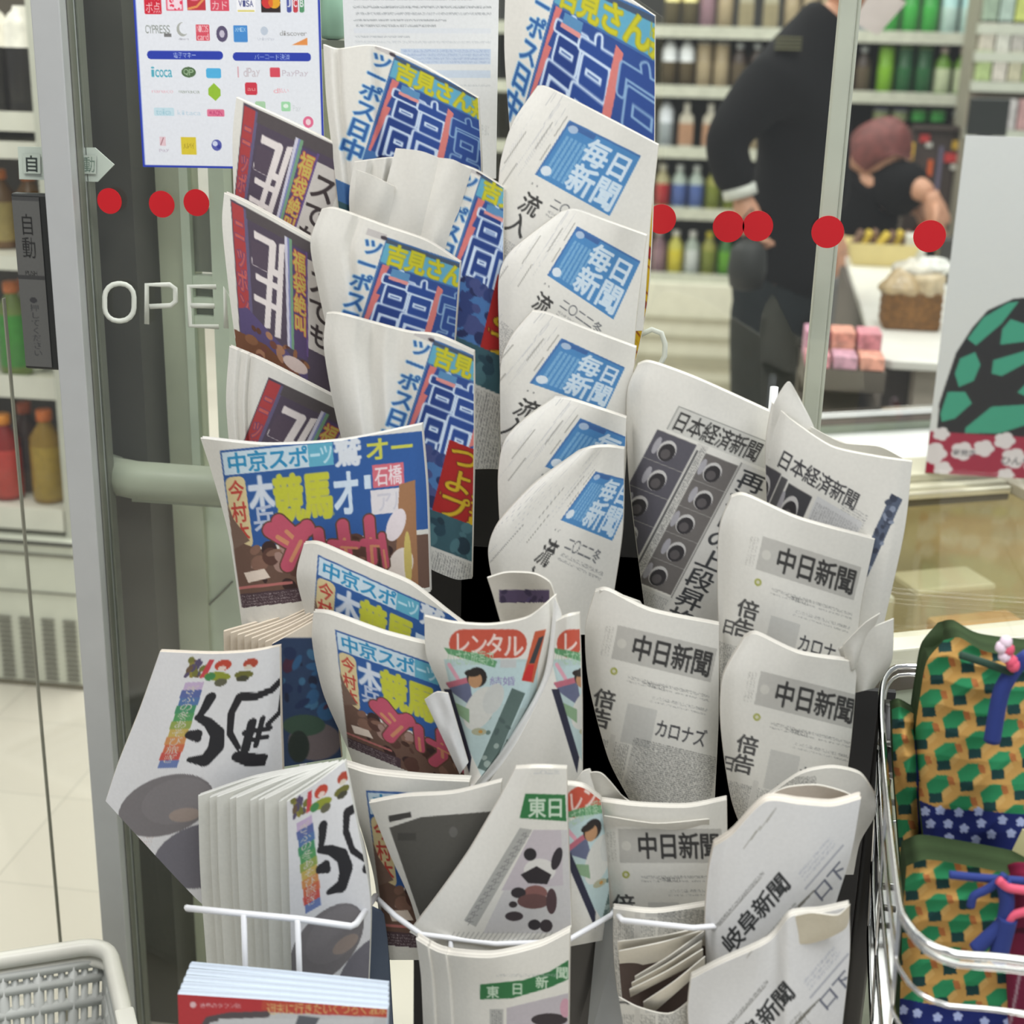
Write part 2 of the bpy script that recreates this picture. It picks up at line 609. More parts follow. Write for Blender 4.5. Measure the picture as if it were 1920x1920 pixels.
RS = 0.7      # rack depths below are listed on a 1 / 0.7 scale
NEWSPRINT = (226, 224, 217)
def sheet(name, top, right, bottom, left, Y0, bul=0.03, uc=0.5, tilt=0.02, art=None, quad=None, cq=None, thick=0.012,
          paper=NEWSPRINT, step=1.7, parent=None, rim=(232, 228, 218), layers=4, crumple=0.002, prof=None, vcurl=0.0, m=None, seed=1, roll=0.0, fade=0.17, folds=()):
    """A bent sheet or folded newspaper standing at depth Y0: outline from four edges, bulge towards the shopper, printed front."""
    Lw = np.linalg.norm(np.diff(np.array(top, float), axis=0), axis=1).sum()
    Lh = np.linalg.norm(np.diff(np.array(left, float), axis=0), axis=1).sum()
    Lw2 = np.linalg.norm(np.diff(np.array(bottom, float), axis=0), axis=1).sum()
    nu, nv = max(int(max(Lw, Lw2) / step), 8), max(int(Lh / step), 8)
    px = coons(top, right, bottom, left, nu, nv)
    Y0, thick = Y0 * RS, thick * RS
    u = np.linspace(0, 1, nu)[None, :]
    v = np.linspace(0, 1, nv)[:, None]
    if prof is not None:
        pu = np.array(prof, float)
        s = np.clip((u - pu[0, 0]) / (pu[-1, 0] - pu[0, 0]), 0, 1)
        w = curve(pu, 200)
        d = np.interp(u, w[:, 0], w[:, 1])
    else:
        w = max(uc, 1 - uc)
        d = bul * (((u - uc) / w) ** 2)
    rng = np.random.default_rng(seed * 31 + int(Lw))
    cr = 0
    for _ in range(5):
        a, b, ph = rng.uniform(-9, 9), rng.uniform(-7, 7), rng.uniform(0, 6)
        cr = cr + np.sin(a * u + b * v + ph)
    for am, fu, fv, ph, dec in folds:
        cr = cr + am * 2.2 / max(crumple, 1e-6) * np.abs(np.sin(fu * u + fv * v + ph)) * np.exp(-dec * v)
    Y = Y0 + RS * (d + tilt * v + vcurl * (1 - v) ** 3 + cr * crumple / 2.2 + roll * u * v)
    Y = np.broadcast_to(Y, (nv, nu))
    P = onY(px, Y)
    back = P.copy()
    back[..., 1] += thick
    if art is not None:
        Hm = homog(quad, cq)
        C = art.sample(apply_h(Hm, px))
        C = C + (np.array((128., 124., 118.)) - C) * fade * np.clip((C.max(-1, keepdims=True) - C.min(-1, keepdims=True)) / 120. + (150 - C.mean(-1, keepdims=True)) / 150., 0, 1)
    else:
        C = np.tile(np.array(paper, float), (nv, nu, 1))
    ex = slab_extra(P, back, C, rim, layers)
    off = np.array([P[..., 0].mean(), P[..., 1].mean(), P[..., 2].min()])
    if parent is not None:
        off = np.array(parent.location)
    ex = [(a - off, b, c) for a, b, c in ex]
    me = ink_mesh(name, P - off, C, m or print_mat('newsprint'), ex)
    o = bpy.data.objects.new(name, me)
    COL.objects.link(o)
    if parent is not None:
        o.parent = parent
    else:
        o.location = off
    return o

def lerp_pts(a, b, t):
    return [tuple(np.array(p) * (1 - t) + np.array(q) * t) for p, q in zip(a, b)]
# ------------------------------------------------------------------ the shop: floor, door, posts, glass, walls
ALU = mat('aluminium', (188, 190, 190), 0.45, 0.35, 0.03)
ALU_SIDE = mat('aluminium_groove', (120, 122, 112), 0.5, 0.3, 0.05)
WHITE = mat('white_paint', (226, 226, 220), 0.5)
CREAM = mat('cream_paint', (224, 222, 204), 0.45)
DARK = mat('dark_grey', (46, 46, 44), 0.6)
BLACK = mat('black_plastic', (24, 24, 26), 0.5)
CHROME = mat('chrome', (215, 215, 215), 0.12, 1.0, 0.02)
WIRE_W = mat('white_wire', (226, 227, 230), 0.35, 0.0, 0.02)
GREYGREEN = mat('grey_green_panel', (206, 211, 188), 0.5)
RED_STICK = mat('red_film', (190, 18, 30), 0.4, 0, 0.02)

def floor_mat():
    m = bpy.data.materials.new('floor_tiles')
    m.use_nodes = True
    nt = m.node_tree
    b = nt.nodes['Principled BSDF']
    b.inputs['Roughness'].default_value = 0.28
    tc = nt.nodes.new('ShaderNodeTexCoord')
    br = nt.nodes.new('ShaderNodeTexBrick')
    br.offset = 0
    br.inputs['Scale'].default_value = 1.0
    br.inputs['Brick Width'].default_value = 0.3
    br.inputs['Row Height'].default_value = 0.3
    br.inputs['Mortar Size'].default_value = 0.0015
    br.inputs['Color1'].default_value = (*lin((226, 219, 205)), 1)
    br.inputs['Color2'].default_value = (*lin((214, 206, 193)), 1)
    br.inputs['Mortar'].default_value = (*lin((190, 184, 172)), 1)
    nt.links.new(tc.outputs['Object'], br.inputs['Vector'])
    nt.links.new(br.outputs['Color'], b.inputs['Base Color'])
    return m
fl = MB().box((-4, -1, -0.05), (4, 8, 0))
struct(build('floor', fl, floor_mat(), loc=(0, 0, 0)))
struct(build('wall_back', MB().box((-4, 7.2, 0), (4, 7.3, 2.9)), WHITE))
struct(build('wall_left', MB().box((-3.2, 2.9, 0), (-3.1, 7.2, 2.9)), WHITE))

GY = 1.72
def XY(px, py, Y):
    return float(onY((px, py), Y)[0])
def ZY(px, py, Y):
    return float(onY((px, py), Y)[2])
pxl, pxr = XY(129, 950, GY - 0.03), XY(178, 950, GY - 0.03)
post = MB().box((pxl, GY - 0.03, 0), (pxr, GY + 0.025, 2.5))
post.box((pxr, GY - 0.012, 0), (pxr + .003, GY + 0.003, 2.5), 1)
post.box((pxr, GY + 0.012, 0), (pxr + .004, GY + 0.03, 2.5), 1)
struct(build('trim_1', post, [ALU, ALU_SIDE], bevel=0.003))
PY = 1.78
struct(build('trim_2', MB().box((pxl - 0.03, PY, 0), (XY(282, 950, PY), PY + 0.1, 2.5)), mat('dark_door_band', (70, 68, 63), 0.65, 0, 0.12, 5)))  # dark upright band behind the glass, beside the post
WY = 1.86
wx0, wx1, wx2, wx3 = XY(276, 950, WY), XY(380, 950, WY), XY(345, 480, WY), XY(640, 950, WY)
zr = ZY(300, 925, WY)
wl = MB().box((wx0 - .03, WY, 0), (wx1, WY + 0.04, 2.5), 0)
wl.box((wx1, WY + .01, 0), (wx3, WY + .05, zr), 1)
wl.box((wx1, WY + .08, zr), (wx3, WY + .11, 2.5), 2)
e1, e2 = XY(348, 480, WY), XY(364, 480, WY)
wl.box((e1, WY - .012, zr), (e2, WY, 2.5), 1)
e3, e4 = XY(402, 480, WY), XY(430, 480, WY)
wl.box((e3, WY - .012, zr), (e4, WY + .02, 2.5), 1)
for y0, y1 in ((515, 535), (556, 572), (590, 606)):
    wl.box((e2, WY - .01, ZY(380, y1, WY)), (e3, WY + .01, ZY(380, y0, WY)), 1)
for y0, y1 in ((390, 510), (536, 556), (572, 590)):
    wl.box((e2, WY + .001, ZY(380, y1, WY)), (e3, WY + .012, ZY(380, y0, WY)), 3)
wl.tube([V(onY(p, WY + .008)) for p in ((392, 1134), (415, 1112), (436, 1090))], 0.0014, 5, 3)
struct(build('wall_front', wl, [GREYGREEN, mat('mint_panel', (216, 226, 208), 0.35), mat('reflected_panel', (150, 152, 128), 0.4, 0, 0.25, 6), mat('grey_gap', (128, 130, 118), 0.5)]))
RY = 1.765
rz, rx0, rx1 = ZY(300, 898, RY), XY(205, 900, RY), XY(640, 900, RY)
rail = MB().tube([(rx0 + .012, RY + .03, rz), (rx0, RY + .015, rz), (rx0 + .01, RY, rz), (rx0 + .04, RY - .008, rz - .001), (rx1, RY - .008, rz - .003)], 0.026, 12)
rail.box((rx0 + .03, RY, rz - .035), (rx1, RY + .012, rz))
struct(build('trim_3', rail, mat('rail_grey_green', (164, 169, 152), 0.45)))
DY = 1.80
p0, p1 = XY(1521, 600, DY), XY(1551, 600, DY)
struct(build('trim_4', MB().box((p0, DY, 0), (p1, DY + .03, 2.5)).box((p1, DY + .004, 0), (p1 + .005, DY + .03, 2.5)), mat('pole_aluminium', (198, 198, 186), 0.45, 0.2), bevel=0.002))
tx = XY(72, 1300, GY)
struct(build('trim_5', MB().box((tx - .0009, GY - 0.003, 0), (tx + .0009, GY + 0.004, ZY(20, 560, GY))), mat('glass_edge', (140, 138, 124), 0.3)))
win = MB().box((pxr + .004, GY - 0.004, 0.0), (1.3, GY + 0.004, 2.4))
struct(build('window_1', win, glass_mat('shop_glass')))

# red dot film stickers on the glass
def disc(name, px, r, label, Y=GY - 0.0055):
    c = onY(px, Y)
    r = r * GY / 2.6
    mb = MB()
    vs = [(c[0] + r * math.cos(a), c[1], c[2] + r * math.sin(a)) for a in np.linspace(0, 2 * math.pi, 37)[:-1]]
    mb.prism(vs, (0, 0.001, 0))
    return tag(build(name, mb, RED_STICK), label, 'sticker', 'red dots on the door glass')
for px, r, lb in (((205, 377), 0.0235, 'red round glass sticker nearest the dark door pillar'),
                  ((303, 383), 0.0245, 'red round glass sticker below the payment poster, middle of three at left'),
                  ((368, 380), 0.0245, 'red round glass sticker nearest the purple newspapers'),
                  ((1240, 411), 0.026, 'red round glass sticker half hidden behind the blue-masthead newspapers'),
                  ((1366, 425), 0.0275, "red round glass sticker over the person's hand, left of an overlapping pair"),
                  ((1421, 424), 0.0265, "red round glass sticker over the person's hip, right of an overlapping pair"),
                  ((1552, 435), 0.028, 'red round glass sticker in front of the aluminium door pole'),
                  ((1743, 443), 0.0275, 'red round glass sticker beside the white display board')):
    disc('dot_sticker', px, r, lb)

# OPEN lettering on the glass: strokes with thickness, one thing
def letters():
    mb = MB()
    def st(pts, closed=False, r=5.5):
        P3 = [onY(p, GY - 0.006) for p in pts]
        mb.tube([V(p) for p in P3], r * (GY * 1.06) / F, 6, 0, closed)
    def rr(x0, y0, x1, y1, q):
        out = []
        for cx, cy, a0 in ((x1 - q, y0 + q, -90), (x1 - q, y1 - q, 0), (x0 + q, y1 - q, 90), (x0 + q, y0 + q, 180)):
            out += [(cx + q * math.cos(math.radians(a0 + 22.5 * k)), cy + q * math.sin(math.radians(a0 + 22.5 * k))) for k in range(5)]
        return out
    st(rr(196, 532, 251, 602, 25), True)
    st([(275, 608), (275, 534), (318, 534), (328, 541), (329, 565), (320, 573), (280, 575)])
    st([(405, 538), (354, 537), (356, 611), (410, 613)])
    st([(357, 573), (402, 574)])
    st([(424, 616), (421, 541), (455, 600), (457, 541)])
    return mb
def flat(mb):
    mb.v = [(x, GY - .0055 + (y - GY + .006) * .12, z) for x, y, z in mb.v]
    return mb
tag(build('door_lettering', flat(letters()), mat('white_film', (214, 218, 208), 0.5)), 'white letters OPEN stuck on the glass door at left', 'lettering')
m2 = MB()
m2.tube([V(onY(p, GY - 0.006)) for p in [(1200, 628), (1222, 618), (1240, 625), (1247, 645), (1246, 668), (1238, 683), (1222, 690), (1204, 692)]], 5.5 * (GY * 1.06) / F, 6)
tag(build('door_lettering', flat(m2), MATS['white_film']), 'white curved letter on the glass right of the newspapers, mostly hidden', 'lettering')

# ------------------------------------------------------------------ far drinks cooler
def shelf_unit(name, label, x0, x1, zs, y0, y1, lipmat, base=0.5, back=DARK, lip=0.045):
    e = empty(name, ((x0 + x1) / 2, (y0 + y1) / 2, 0), label, 'cooler')
    build('back_panel', MB().box((x0, y1, base), (x1, y1 + 0.05, 2.1)), back, e)
    b = MB().box((x0, y0 - 0.05, 0), (x1, y1 + 0.05, base))
    build('base', b, CREAM, e, bevel=0.006)
    for z in zs:
        s = MB().box((x0, y0, z - 0.03), (x1, y1 - 0.001, z - 0.012))
        s.box((x0, y0 - 0.012, z - 0.03), (x1, y0, z - 0.03 + lip), 1)
        build('shelf', s, [mat('shelf_steel', (150, 150, 140), 0.4), lipmat], e)
    return e
LIPMAT = mat('price_rail', (196, 198, 182), 0.5, 0, 0.12, 30)
ZS = [0.785, 1.027, 1.263, 1.488]
cool = shelf_unit('drinks_cooler', 'long drinks cooler with cream base at the back of the shop', -1.1, 2.2, [0.52] + ZS, 6.0, 6.45, LIPMAT)
g = MB()
for z, h in ((0.06, 0.035), (0.15, 0.05), (0.27, 0.012), (0.35, 0.01)):
    g.box((-1.1, 5.935, z), (2.2, 5.949, z + h))
build('kick_grille', g, mat('cooler_groove', (168, 164, 142), 0.5), cool)

def bottle_mesh(name, kind, body, label, cap, h=0.2, r=0.031, lab=(0.15, 0.6), n=14):
    mb = MB()
    if kind == 'bottle':
        z = [0, 0.004, lab[0] * h, lab[0] * h + .001, lab[1] * h, lab[1] * h + .001, 0.7 * h, 0.84 * h, 0.88 * h, 0.881 * h, h - .002, h]
        rr = [r * .9, r, r, r * 1.02, r * 1.02, r, r, r * .45, r * .42, r * .5, r * .5, r * .4]
        mi = [0, 0, 0, 1, 1, 0, 0, 0, 0, 2, 2, 2]
        mb.lathe([(a, b, c) for a, b, c in zip(rr, z, mi)], n=n)
    elif kind == 'can':
        mb.lathe([(r * .85, 0, 0), (r, .006, 0), (r, lab[0] * h, 0), (r * 1.03, lab[0] * h + .001, 1), (r * 1.03, lab[1] * h, 1), (r, lab[1] * h + .001, 0), (r, h - .008, 0), (r * .86, h, 2), (r * .8, h - .002, 2)], n=n)
    elif kind == 'jug':     # square shouldered carton-like bottle
        mb.lathe([(r * 1.3, 0, 0), (r * 1.35, .004, 0), (r * 1.35, lab[0] * h, 0), (r * 1.37, lab[0] * h + .001, 1), (r * 1.37, lab[1] * h, 1), (r * 1.3, lab[1] * h + .001, 0), (r * 1.25, .72 * h, 0), (r * .5, .82 * h, 0), (r * .5, .83 * h, 2), (r * .5, h, 2)], n=4)
    elif kind == 'pet':    # white domed top
        mb.lathe([(r * .95, 0, 0), (r, .004, 0), (r, lab[0] * h, 0), (r * 1.03, lab[0] * h + .001, 1), (r * 1.03, lab[1] * h, 1), (r, lab[1] * h + .001, 2), (r * .98, .82 * h, 2), (r * .7, .92 * h, 2), (r * .45, .96 * h, 2), (r * .4, h, 2)], n=n)
    nn = 4 if kind == 'jug' else n
    rings = [mb.m[i * nn] for i in range((len(mb.f) - 2) // nn)]       # material of the band above ring i
    if 1 in rings:
        a_ = rings.index(1)
        b_ = len(rings) - 1 - rings[::-1].index(1) + 2
        if b_ <= len(rings) and b_ - 1 < len(rings) and rings[b_ - 1] == 0:
            for k in range(nn):
                mb.f.append((a_ * nn + k, a_ * nn + (k + 1) % nn, b_ * nn + (k + 1) % nn, b_ * nn + k))
                mb.m.append(0)
                mb.sm.append(True)
    out = []
    for mi, (pn, m) in enumerate((('body', body), ('label_band', label), ('cap' if kind != 'can' else 'rim', cap))):
        fs = [(f, sm) for f, q, sm in zip(mb.f, mb.m, mb.sm) if q == mi]
        if not fs:
            continue
        used = sorted({i for f, _ in fs for i in f})
        ix = {v: i for i, v in enumerate(used)}
        me = bpy.data.meshes.new(pn)
        me.from_pydata([mb.v[i] for i in used], [], [tuple(ix[i] for i in f) for f, _ in fs])
        me.materials.append(m)
        me.polygons.foreach_set('use_smooth', [sm and kind != 'jug' for _, sm in fs])
        me.update()
        out.append((pn, me))
    return out
def place_drink(name, parts, loc, sc, rz=0.0):
    e = bpy.data.objects.new(name, None)
    COL.objects.link(e)
    e.location = loc
    e.scale = (sc, sc, sc)
    e.rotation_euler = (0, 0, rz)
    for pn, me in parts:
        o = bpy.data.objects.new(pn, me)
        COL.objects.link(o)
        o.parent = e
    return e
def C(rgb, rough=0.3):
    return mat('pack_%d_%d_%d' % rgb, rgb, rough, 0, 0.12, 60)
BT = {
    'yellowcap': ('pet', (70, 60, 48), (96, 88, 66), (250, 235, 160)), 'greyjar': ('jug', (170, 165, 140), (150, 140, 110), (205, 205, 188)),
    'whitecoffee': ('pet', (64, 56, 46), (90, 78, 56), (236, 240, 244)), 'tancan': ('can', (158, 142, 112), (176, 160, 130), (190, 190, 186)),
    'darkpet': ('bottle', (64, 50, 42), (96, 84, 66), (190, 196, 200)), 'milk': ('jug', (206, 200, 184), (176, 136, 108), (224, 222, 212)),
    'clear': ('pet', (190, 196, 200), (160, 170, 176), (222, 228, 236)), 'bluewater': ('bottle', (176, 190, 182), (84, 106, 168), (214, 220, 222)),
    'redtea': ('bottle', (176, 168, 128), (176, 44, 50), (216, 214, 200)), 'yellowgreen': ('bottle', (150, 150, 70), (120, 130, 50), (210, 196, 50)),
    'lemon': ('bottle', (200, 196, 90), (214, 200, 60), (230, 228, 220)), 'whitesoda': ('bottle', (168, 180, 170), (208, 214, 214), (226, 226, 226)),
    'greentea': ('bottle', (60, 110, 50), (96, 160, 40), (214, 205, 186)), 'greencan': ('can', (36, 88, 52), (44, 104, 60), (150, 190, 110)),
    'limetea': ('bottle', (104, 150, 40), (206, 216, 180), (214, 196, 190)), 'emerald': ('can', (54, 150, 62), (70, 172, 76), (130, 190, 120)),
    'palecan': ('can', (170, 208, 206), (190, 216, 208), (200, 206, 204)), 'limecan': ('can', (120, 172, 40), (132, 186, 50), (150, 180, 90)),
    'dullgreen': ('can', (140, 150, 110), (150, 160, 130), (150, 150, 190)), 'mauve': ('bottle', (130, 100, 110), (150, 120, 130), (190, 180, 180)),
}
BM = {k: bottle_mesh('drink_' + k, v[0], C(v[1]), C(v[2]), C(v[3])) for k, v in BT.items()}
DESC = {'yellowcap': 'brown bottle with bright yellow top', 'greyjar': 'pale grey square bottle', 'whitecoffee': 'dark coffee bottle with white top',
        'tancan': 'tan drink can', 'darkpet': 'dark brown bottle with pale cap', 'milk': 'cream square milk-drink bottle', 'clear': 'clear bottle with white shoulder',
        'bluewater': 'clear bottle with blue label', 'redtea': 'tea bottle with red label', 'yellowgreen': 'olive bottle with yellow cap',
        'lemon': 'lemon yellow bottle', 'whitesoda': 'clear bottle with white label', 'greentea': 'green tea bottle', 'greencan': 'dark green can',
        'limetea': 'lime green tea bottle with white label', 'emerald': 'bright green can', 'palecan': 'pale turquoise can', 'limecan': 'lime green can',
        'dullgreen': 'grey-green can', 'mauve': 'mauve bottle'}
SHELF_WORD = {0.52: 'lowest', 0.785: 'second lowest', 1.027: 'middle', 1.263: 'second highest', 1.488: 'highest'}
def drink(key, x, y, z, where, s=1.0):
    o = place_drink('drink_can' if BT[key][0] == 'can' else 'drink_bottle', BM[key], (x, y, z), s, math.pi / 4 if BT[key][0] == 'jug' else 0)
    return tag(o, '%s on the %s' % (DESC[key], where), 'can' if BT[key][0] == 'can' else 'bottle', '%ss on the %s' % (DESC[key], where))
rows = {
    1.488: (['yellowcap'] * 2 + ['mauve'] + ['tancan'] + ['greyjar'] * 2 + ['tancan'] * 3 + ['clear'] * 4 + ['darkpet'] * 2 + ['limecan'] * 2, ['emerald'] * 3 + ['palecan'] * 3 + ['dullgreen'] * 4),
    1.263: (['whitecoffee'] * 2 + ['tancan'] * 2 + ['darkpet'] * 3 + ['mauve'] * 2 + ['darkpet'] * 3, ['limecan'] + ['greencan'] * 2 + ['limetea'] * 4 + ['mauve']),
    1.027: (['clear'] + ['milk'] * 3 + ['tancan'] * 2 + ['milk'] * 2, ['dullgreen'] * 2 + ['emerald'] * 2 + ['darkpet'] * 3),
    0.785: (['redtea'] + ['bluewater'] * 2 + ['yellowgreen'] * 2 + ['lemon'], []),
    0.52: (['mauve', 'lemon', 'whitesoda', 'yellowgreen', 'greentea'], []),
}
for z, (la, ra) in rows.items():
    w = '%s shelf of the back cooler' % SHELF_WORD[z]
    x = -0.245
    for k in la:
        if x > 0.53 and ra:
            break
        wd = 0.095 if k in ('milk', 'greyjar') else 0.069
        drink(k, x + wd / 2, 6.06, z - 0.0105, w, 0.96)
        x += wd
    x = 0.635
    for k in ra:
        drink(k, x, 6.06, z - 0.0105, w, 0.98)
        x += 0.073

# ------------------------------------------------------------------ left drinks cooler beside the door
lc = empty('chilled_cabinet', (-2.0, 3.2, 0), 'white open chilled cabinet left of the door post with grille base', 'cabinet')
cb = MB().box((-2.6, 2.87, 0.0), (-1.365, 3.6, 0.36))
cb.box((-2.6, 2.862, 0.352), (-1.365, 2.875, 0.36), 1)
build('base', cb, [mat('cabinet_white', (222, 224, 210), 0.4), mat('cabinet_gap', (40, 40, 36), 0.6)], lc, bevel=0.004)
gr = MB()
for c0 in (-40, 2, 41, 82, 122):
    xa = XY(c0, 1200, 2.87)
    for k in range(13):
        zz = ZY(60, 1270, 2.87) + k * 0.0122
        gr.box((xa, 2.864, zz), (xa + 0.030, 2.8705, zz + 0.0052))
gr.box((-2.6, 2.866, 0.235), (-1.365, 2.8705, 0.238)).box((-2.6, 2.866, 0.325), (-1.365, 2.8705, 0.331))
build('grille', gr, mat('grille_dark', (112, 110, 98), 0.6), lc)
build('kick_strip', MB().box((-2.6, 2.866, 0.0), (-1.365, 2.8705, 0.012)), mat('kick_dark', (96, 88, 66), 0.6), lc)
build('back_panel', MB().box((-2.6, 3.55, 0.36), (-1.36, 3.6, 2.1)), mat('cabinet_back', (96, 88, 78), 0.5), lc)
build('side_panel', MB().box((-1.395, 2.9, 0.36), (-1.365, 3.6, 2.1)), mat('cabinet_side', (200, 200, 188), 0.5), lc)
SL = mat('cabinet_shelf', (236, 234, 222), 0.4)
for z0, z1, y in ((0.375, 0.425, 2.9), (0.665, 0.715, 2.96), (1.245, 1.285, 2.97), (1.19, 1.225, 2.95)):
    s = MB().box((-2.6, y + 0.012, z1 - 0.02), (-1.40, 3.55, z1 - 0.008)).box((-2.6, y, z0), (-1.40, y + 0.012, z1))
    build('shelf', s, SL, lc)
def P3(px, Y):
    return onY(px, Y)
BM2 = {
    'label_black': bottle_mesh('cup_drink', 'pet', C((40, 36, 34)), C((46, 42, 40)), C((240, 236, 226)), 0.19, 0.034, (0.1, 0.62), 18),
    'gold': bottle_mesh('gold_bottle', 'bottle', C((150, 118, 40)), C((176, 146, 52)), C((226, 120, 50)), 0.20, 0.034, (0.05, 0.62), 18),
    'dark': bottle_mesh('dark_bottle', 'bottle', C((70, 44, 36)), C((60, 40, 38)), C((200, 96, 50)), 0.20, 0.032, (0.05, 0.6), 18),
    'red': bottle_mesh('red_bottle', 'bottle', C((140, 30, 26)), C((196, 60, 52)), C((240, 150, 40)), 0.19, 0.034, (0.05, 0.6), 18),
    'green': bottle_mesh('green_bottle', 'bottle', C((120, 140, 70)), C((70, 150, 60)), C((214, 120, 60)), 0.20, 0.033, (0.1, 0.66), 18),
    'whitepack': bottle_mesh('white_bottle', 'bottle', C((206, 210, 196)), C((214, 206, 120)), C((210, 120, 70)), 0.20, 0.033, (0.1, 0.66), 18),
    'brown': bottle_mesh('brown_bottle', 'bottle', C((116, 84, 48)), C((176, 156, 96)), C((226, 130, 60)), 0.17, 0.033, (0.1, 0.6), 18),
}
def drink2(key, px, y, z, label, s=1.0):
    x = onY((px, 500), y)[0] if not isinstance(px, float) else px
    o = place_drink('drink_bottle', BM2[key], (x, y, z), s)
    return tag(o, label, 'bottle', 'bottles in the chilled cabinet')
def dpx(key, px, y, z, label, sc=1.0):
    drink2(key, float(onY((px, 500 if z > .6 else 850), y)[0]), y, z, label, sc)
dpx('label_black', 22, 3.04, 1.2785, 'white-capped black-label bottle at the top of the cabinet, farther from the post', 1.15)
dpx('label_black', 76, 3.04, 1.2785, 'white-capped black-label bottle at the top of the cabinet, right against the post', 1.15)
dpx('brown', 66, 3.05, 0.9865, 'brown orange-capped bottle under the arrow sign', 1.0)
dpx('brown', 12, 3.05, 0.9865, 'brown orange-capped bottle left of the arrow sign', 1.0)
dpx('whitepack', 44, 3.05, 0.7085, 'white bottle beside the grey door plate', 1.05)
dpx('green', 16, 3.01, 0.7085, 'green-label bottle at the left edge of the view', 1.05)
dpx('whitepack', 96, 3.08, 0.7085, 'white bottle behind the grey door plate', 1.0)
dpx('red', 10, 2.99, 0.4185, 'red-label bottle with orange cap on the low cabinet shelf', 1.05)
dpx('dark', 52, 3.06, 0.4185, 'dark brown bottle with orange cap between red and gold bottles', 1.05)
dpx('gold', 88, 2.99, 0.4185, 'gold-label bottle with orange cap beside the aluminium post', 1.08)
s2 = MB().box((-1.9, 2.95, 0.965), (-1.40, 3.5, 0.985)).box((-1.9, 2.94, 0.955), (-1.40, 2.952, 0.985))
build('shelf', s2, SL, lc)
cv = Canvas(60, 60, (214, 200, 214))
cv.blotch(0, 0, 60, 60, [(200, 186, 226), (236, 236, 230), (214, 130, 150), (224, 214, 196)], 26, (4, 12)).soft(3)

# arrow sign and grey automatic-door plate on the door glass
def flat_sheet(name, quad, art, m, Y, thick=0.002, step=2.0, rim=(200, 200, 200), parent=None, clip=None):
    """Flat printed panel at depth Y, corners TL TR BR BL in photo pixels (made rectangular in the plane)."""
    c = [onY(p, Y) for p in quad]
    return panel(name, c, art, m, thick, rim, parent, max(abs(quad[1][0] - quad[0][0]) / step, 4), max(abs(quad[3][1] - quad[0][1]) / step, 4))
def panel(name, c, art, m, thick, rim, parent, nu, nv, offv=(0, 1, 0)):
    nu, nv = int(nu) + 1, int(nv) + 1
    u = np.linspace(0, 1, nu)[None, :, None]
    v = np.linspace(0, 1, nv)[:, None, None]
    P = (1 - u) * (1 - v) * c[0] + u * (1 - v) * c[1] + u * v * c[2] + (1 - u) * v * c[3]
    back = P + np.array(offv) * thick
    uv = np.concatenate([np.broadcast_to(u, (nv, nu, 1)) * (art.w - .02), np.broadcast_to(v, (nv, nu, 1)) * (art.h - .02)], -1) + 0.01 + np.array([art.ox, art.oy])
    Cc = art.sample(uv)
    ex = slab_extra(P, back, Cc, rim, 1)
    off = np.array([P[..., 0].mean(), P[..., 1].mean(), P[..., 2].min()]) if parent is None else np.array(parent.location)
    ex = [(a - off, b, q) for a, b, q in ex]
    me = ink_mesh(name, P - off, Cc, m, ex)
    o = bpy.data.objects.new(name, me)
    COL.objects.link(o)
    if parent is None:
        o.location = off
    else:
        o.parent = parent
    return o
PRINT = print_mat('glossy_print', 0.5, 0.3)
AY = GY + 0.012
arrow = MB()
pl = [onY(p, AY) for p in [(33, 275), (178, 277), (214, 309), (183, 341), (36, 336)]]
arrow.prism([V(p) for p in pl[::-1]], (0, 0.002, 0))
for ch, x0 in (('自', 44), ('動', 152)):
    pass
ar = empty('arrow_sign', V(pl[0]), 'white arrow-shaped sign with black characters pointing right behind the post', 'sign')
build('board', arrow, mat('sign_white', (206, 212, 205), 0.5), ar)
cvs = Canvas(34, 40, (206, 212, 205), 3)
cvs.text('自', 2, 2, 32, 38, (30, 40, 36), 2)
flat_sheet('lettering', [(42, 288), (75, 289), (76, 326), (44, 325)], cvs, PRINT, AY - 0.003, 0.001, 1.2, parent=ar)
cvs = Canvas(34, 40, (206, 212, 205), 3)
cvs.text('動', 2, 2, 32, 38, (110, 130, 118), 1)
flat_sheet('lettering', [(154, 291), (180, 291), (180, 326), (156, 326)], cvs, PRINT, AY - 0.003, 0.001, 1.2, parent=ar)
pc = [onY(p, GY - 0.02) for p in [(22, 362), (80, 362), (100, 695), (48, 690)]]
px0, px1, pz0, pz1 = pc[0][0] - 0.003, pc[1][0] - 0.002, pc[2][2], pc[0][2]
ap = empty('door_plate', (px0, GY, pz0), 'dark grey vertical plate with black characters on the automatic door glass', 'sign')
build('housing', MB().box((px0, GY - 0.018, pz0), (px1 + 0.008, GY - 0.004, pz1)), mat('plate_edge', (34, 36, 35), 0.5), ap, bevel=0.003)
cvp = Canvas(58, 330, (92, 92, 90), 2)
cvp.rect(0, 150, 58, 158, (60, 60, 60)).rect(0, 0, 58, 8, (70, 70, 70))
cvp.text('自動', 14, 30, 44, 118, (34, 34, 34), 1, vert=True)
cvp.text('PUSH', 16, 140, 42, 150, (40, 40, 40), 1)
cvp.text('●押してください', 20, 190, 40, 310, (56, 56, 58), 1, vert=True)
panel('face', [np.array(q) for q in [(px0 + .002, GY - .0195, pz1 - .004), (px1 - .004, GY - .0195, pz1 - .004), (px1 - .004, GY - .0195, pz0 + .004), (px0 + .002, GY - .0195, pz0 + .004)]], cvp, PRINT, 0.001, (90, 90, 90), ap, 40, 200)
struct(build('window_2', MB().box((-1.6, GY - 0.003, 0), (pxl, GY + 0.003, 2.4)), MATS['shop_glass']))
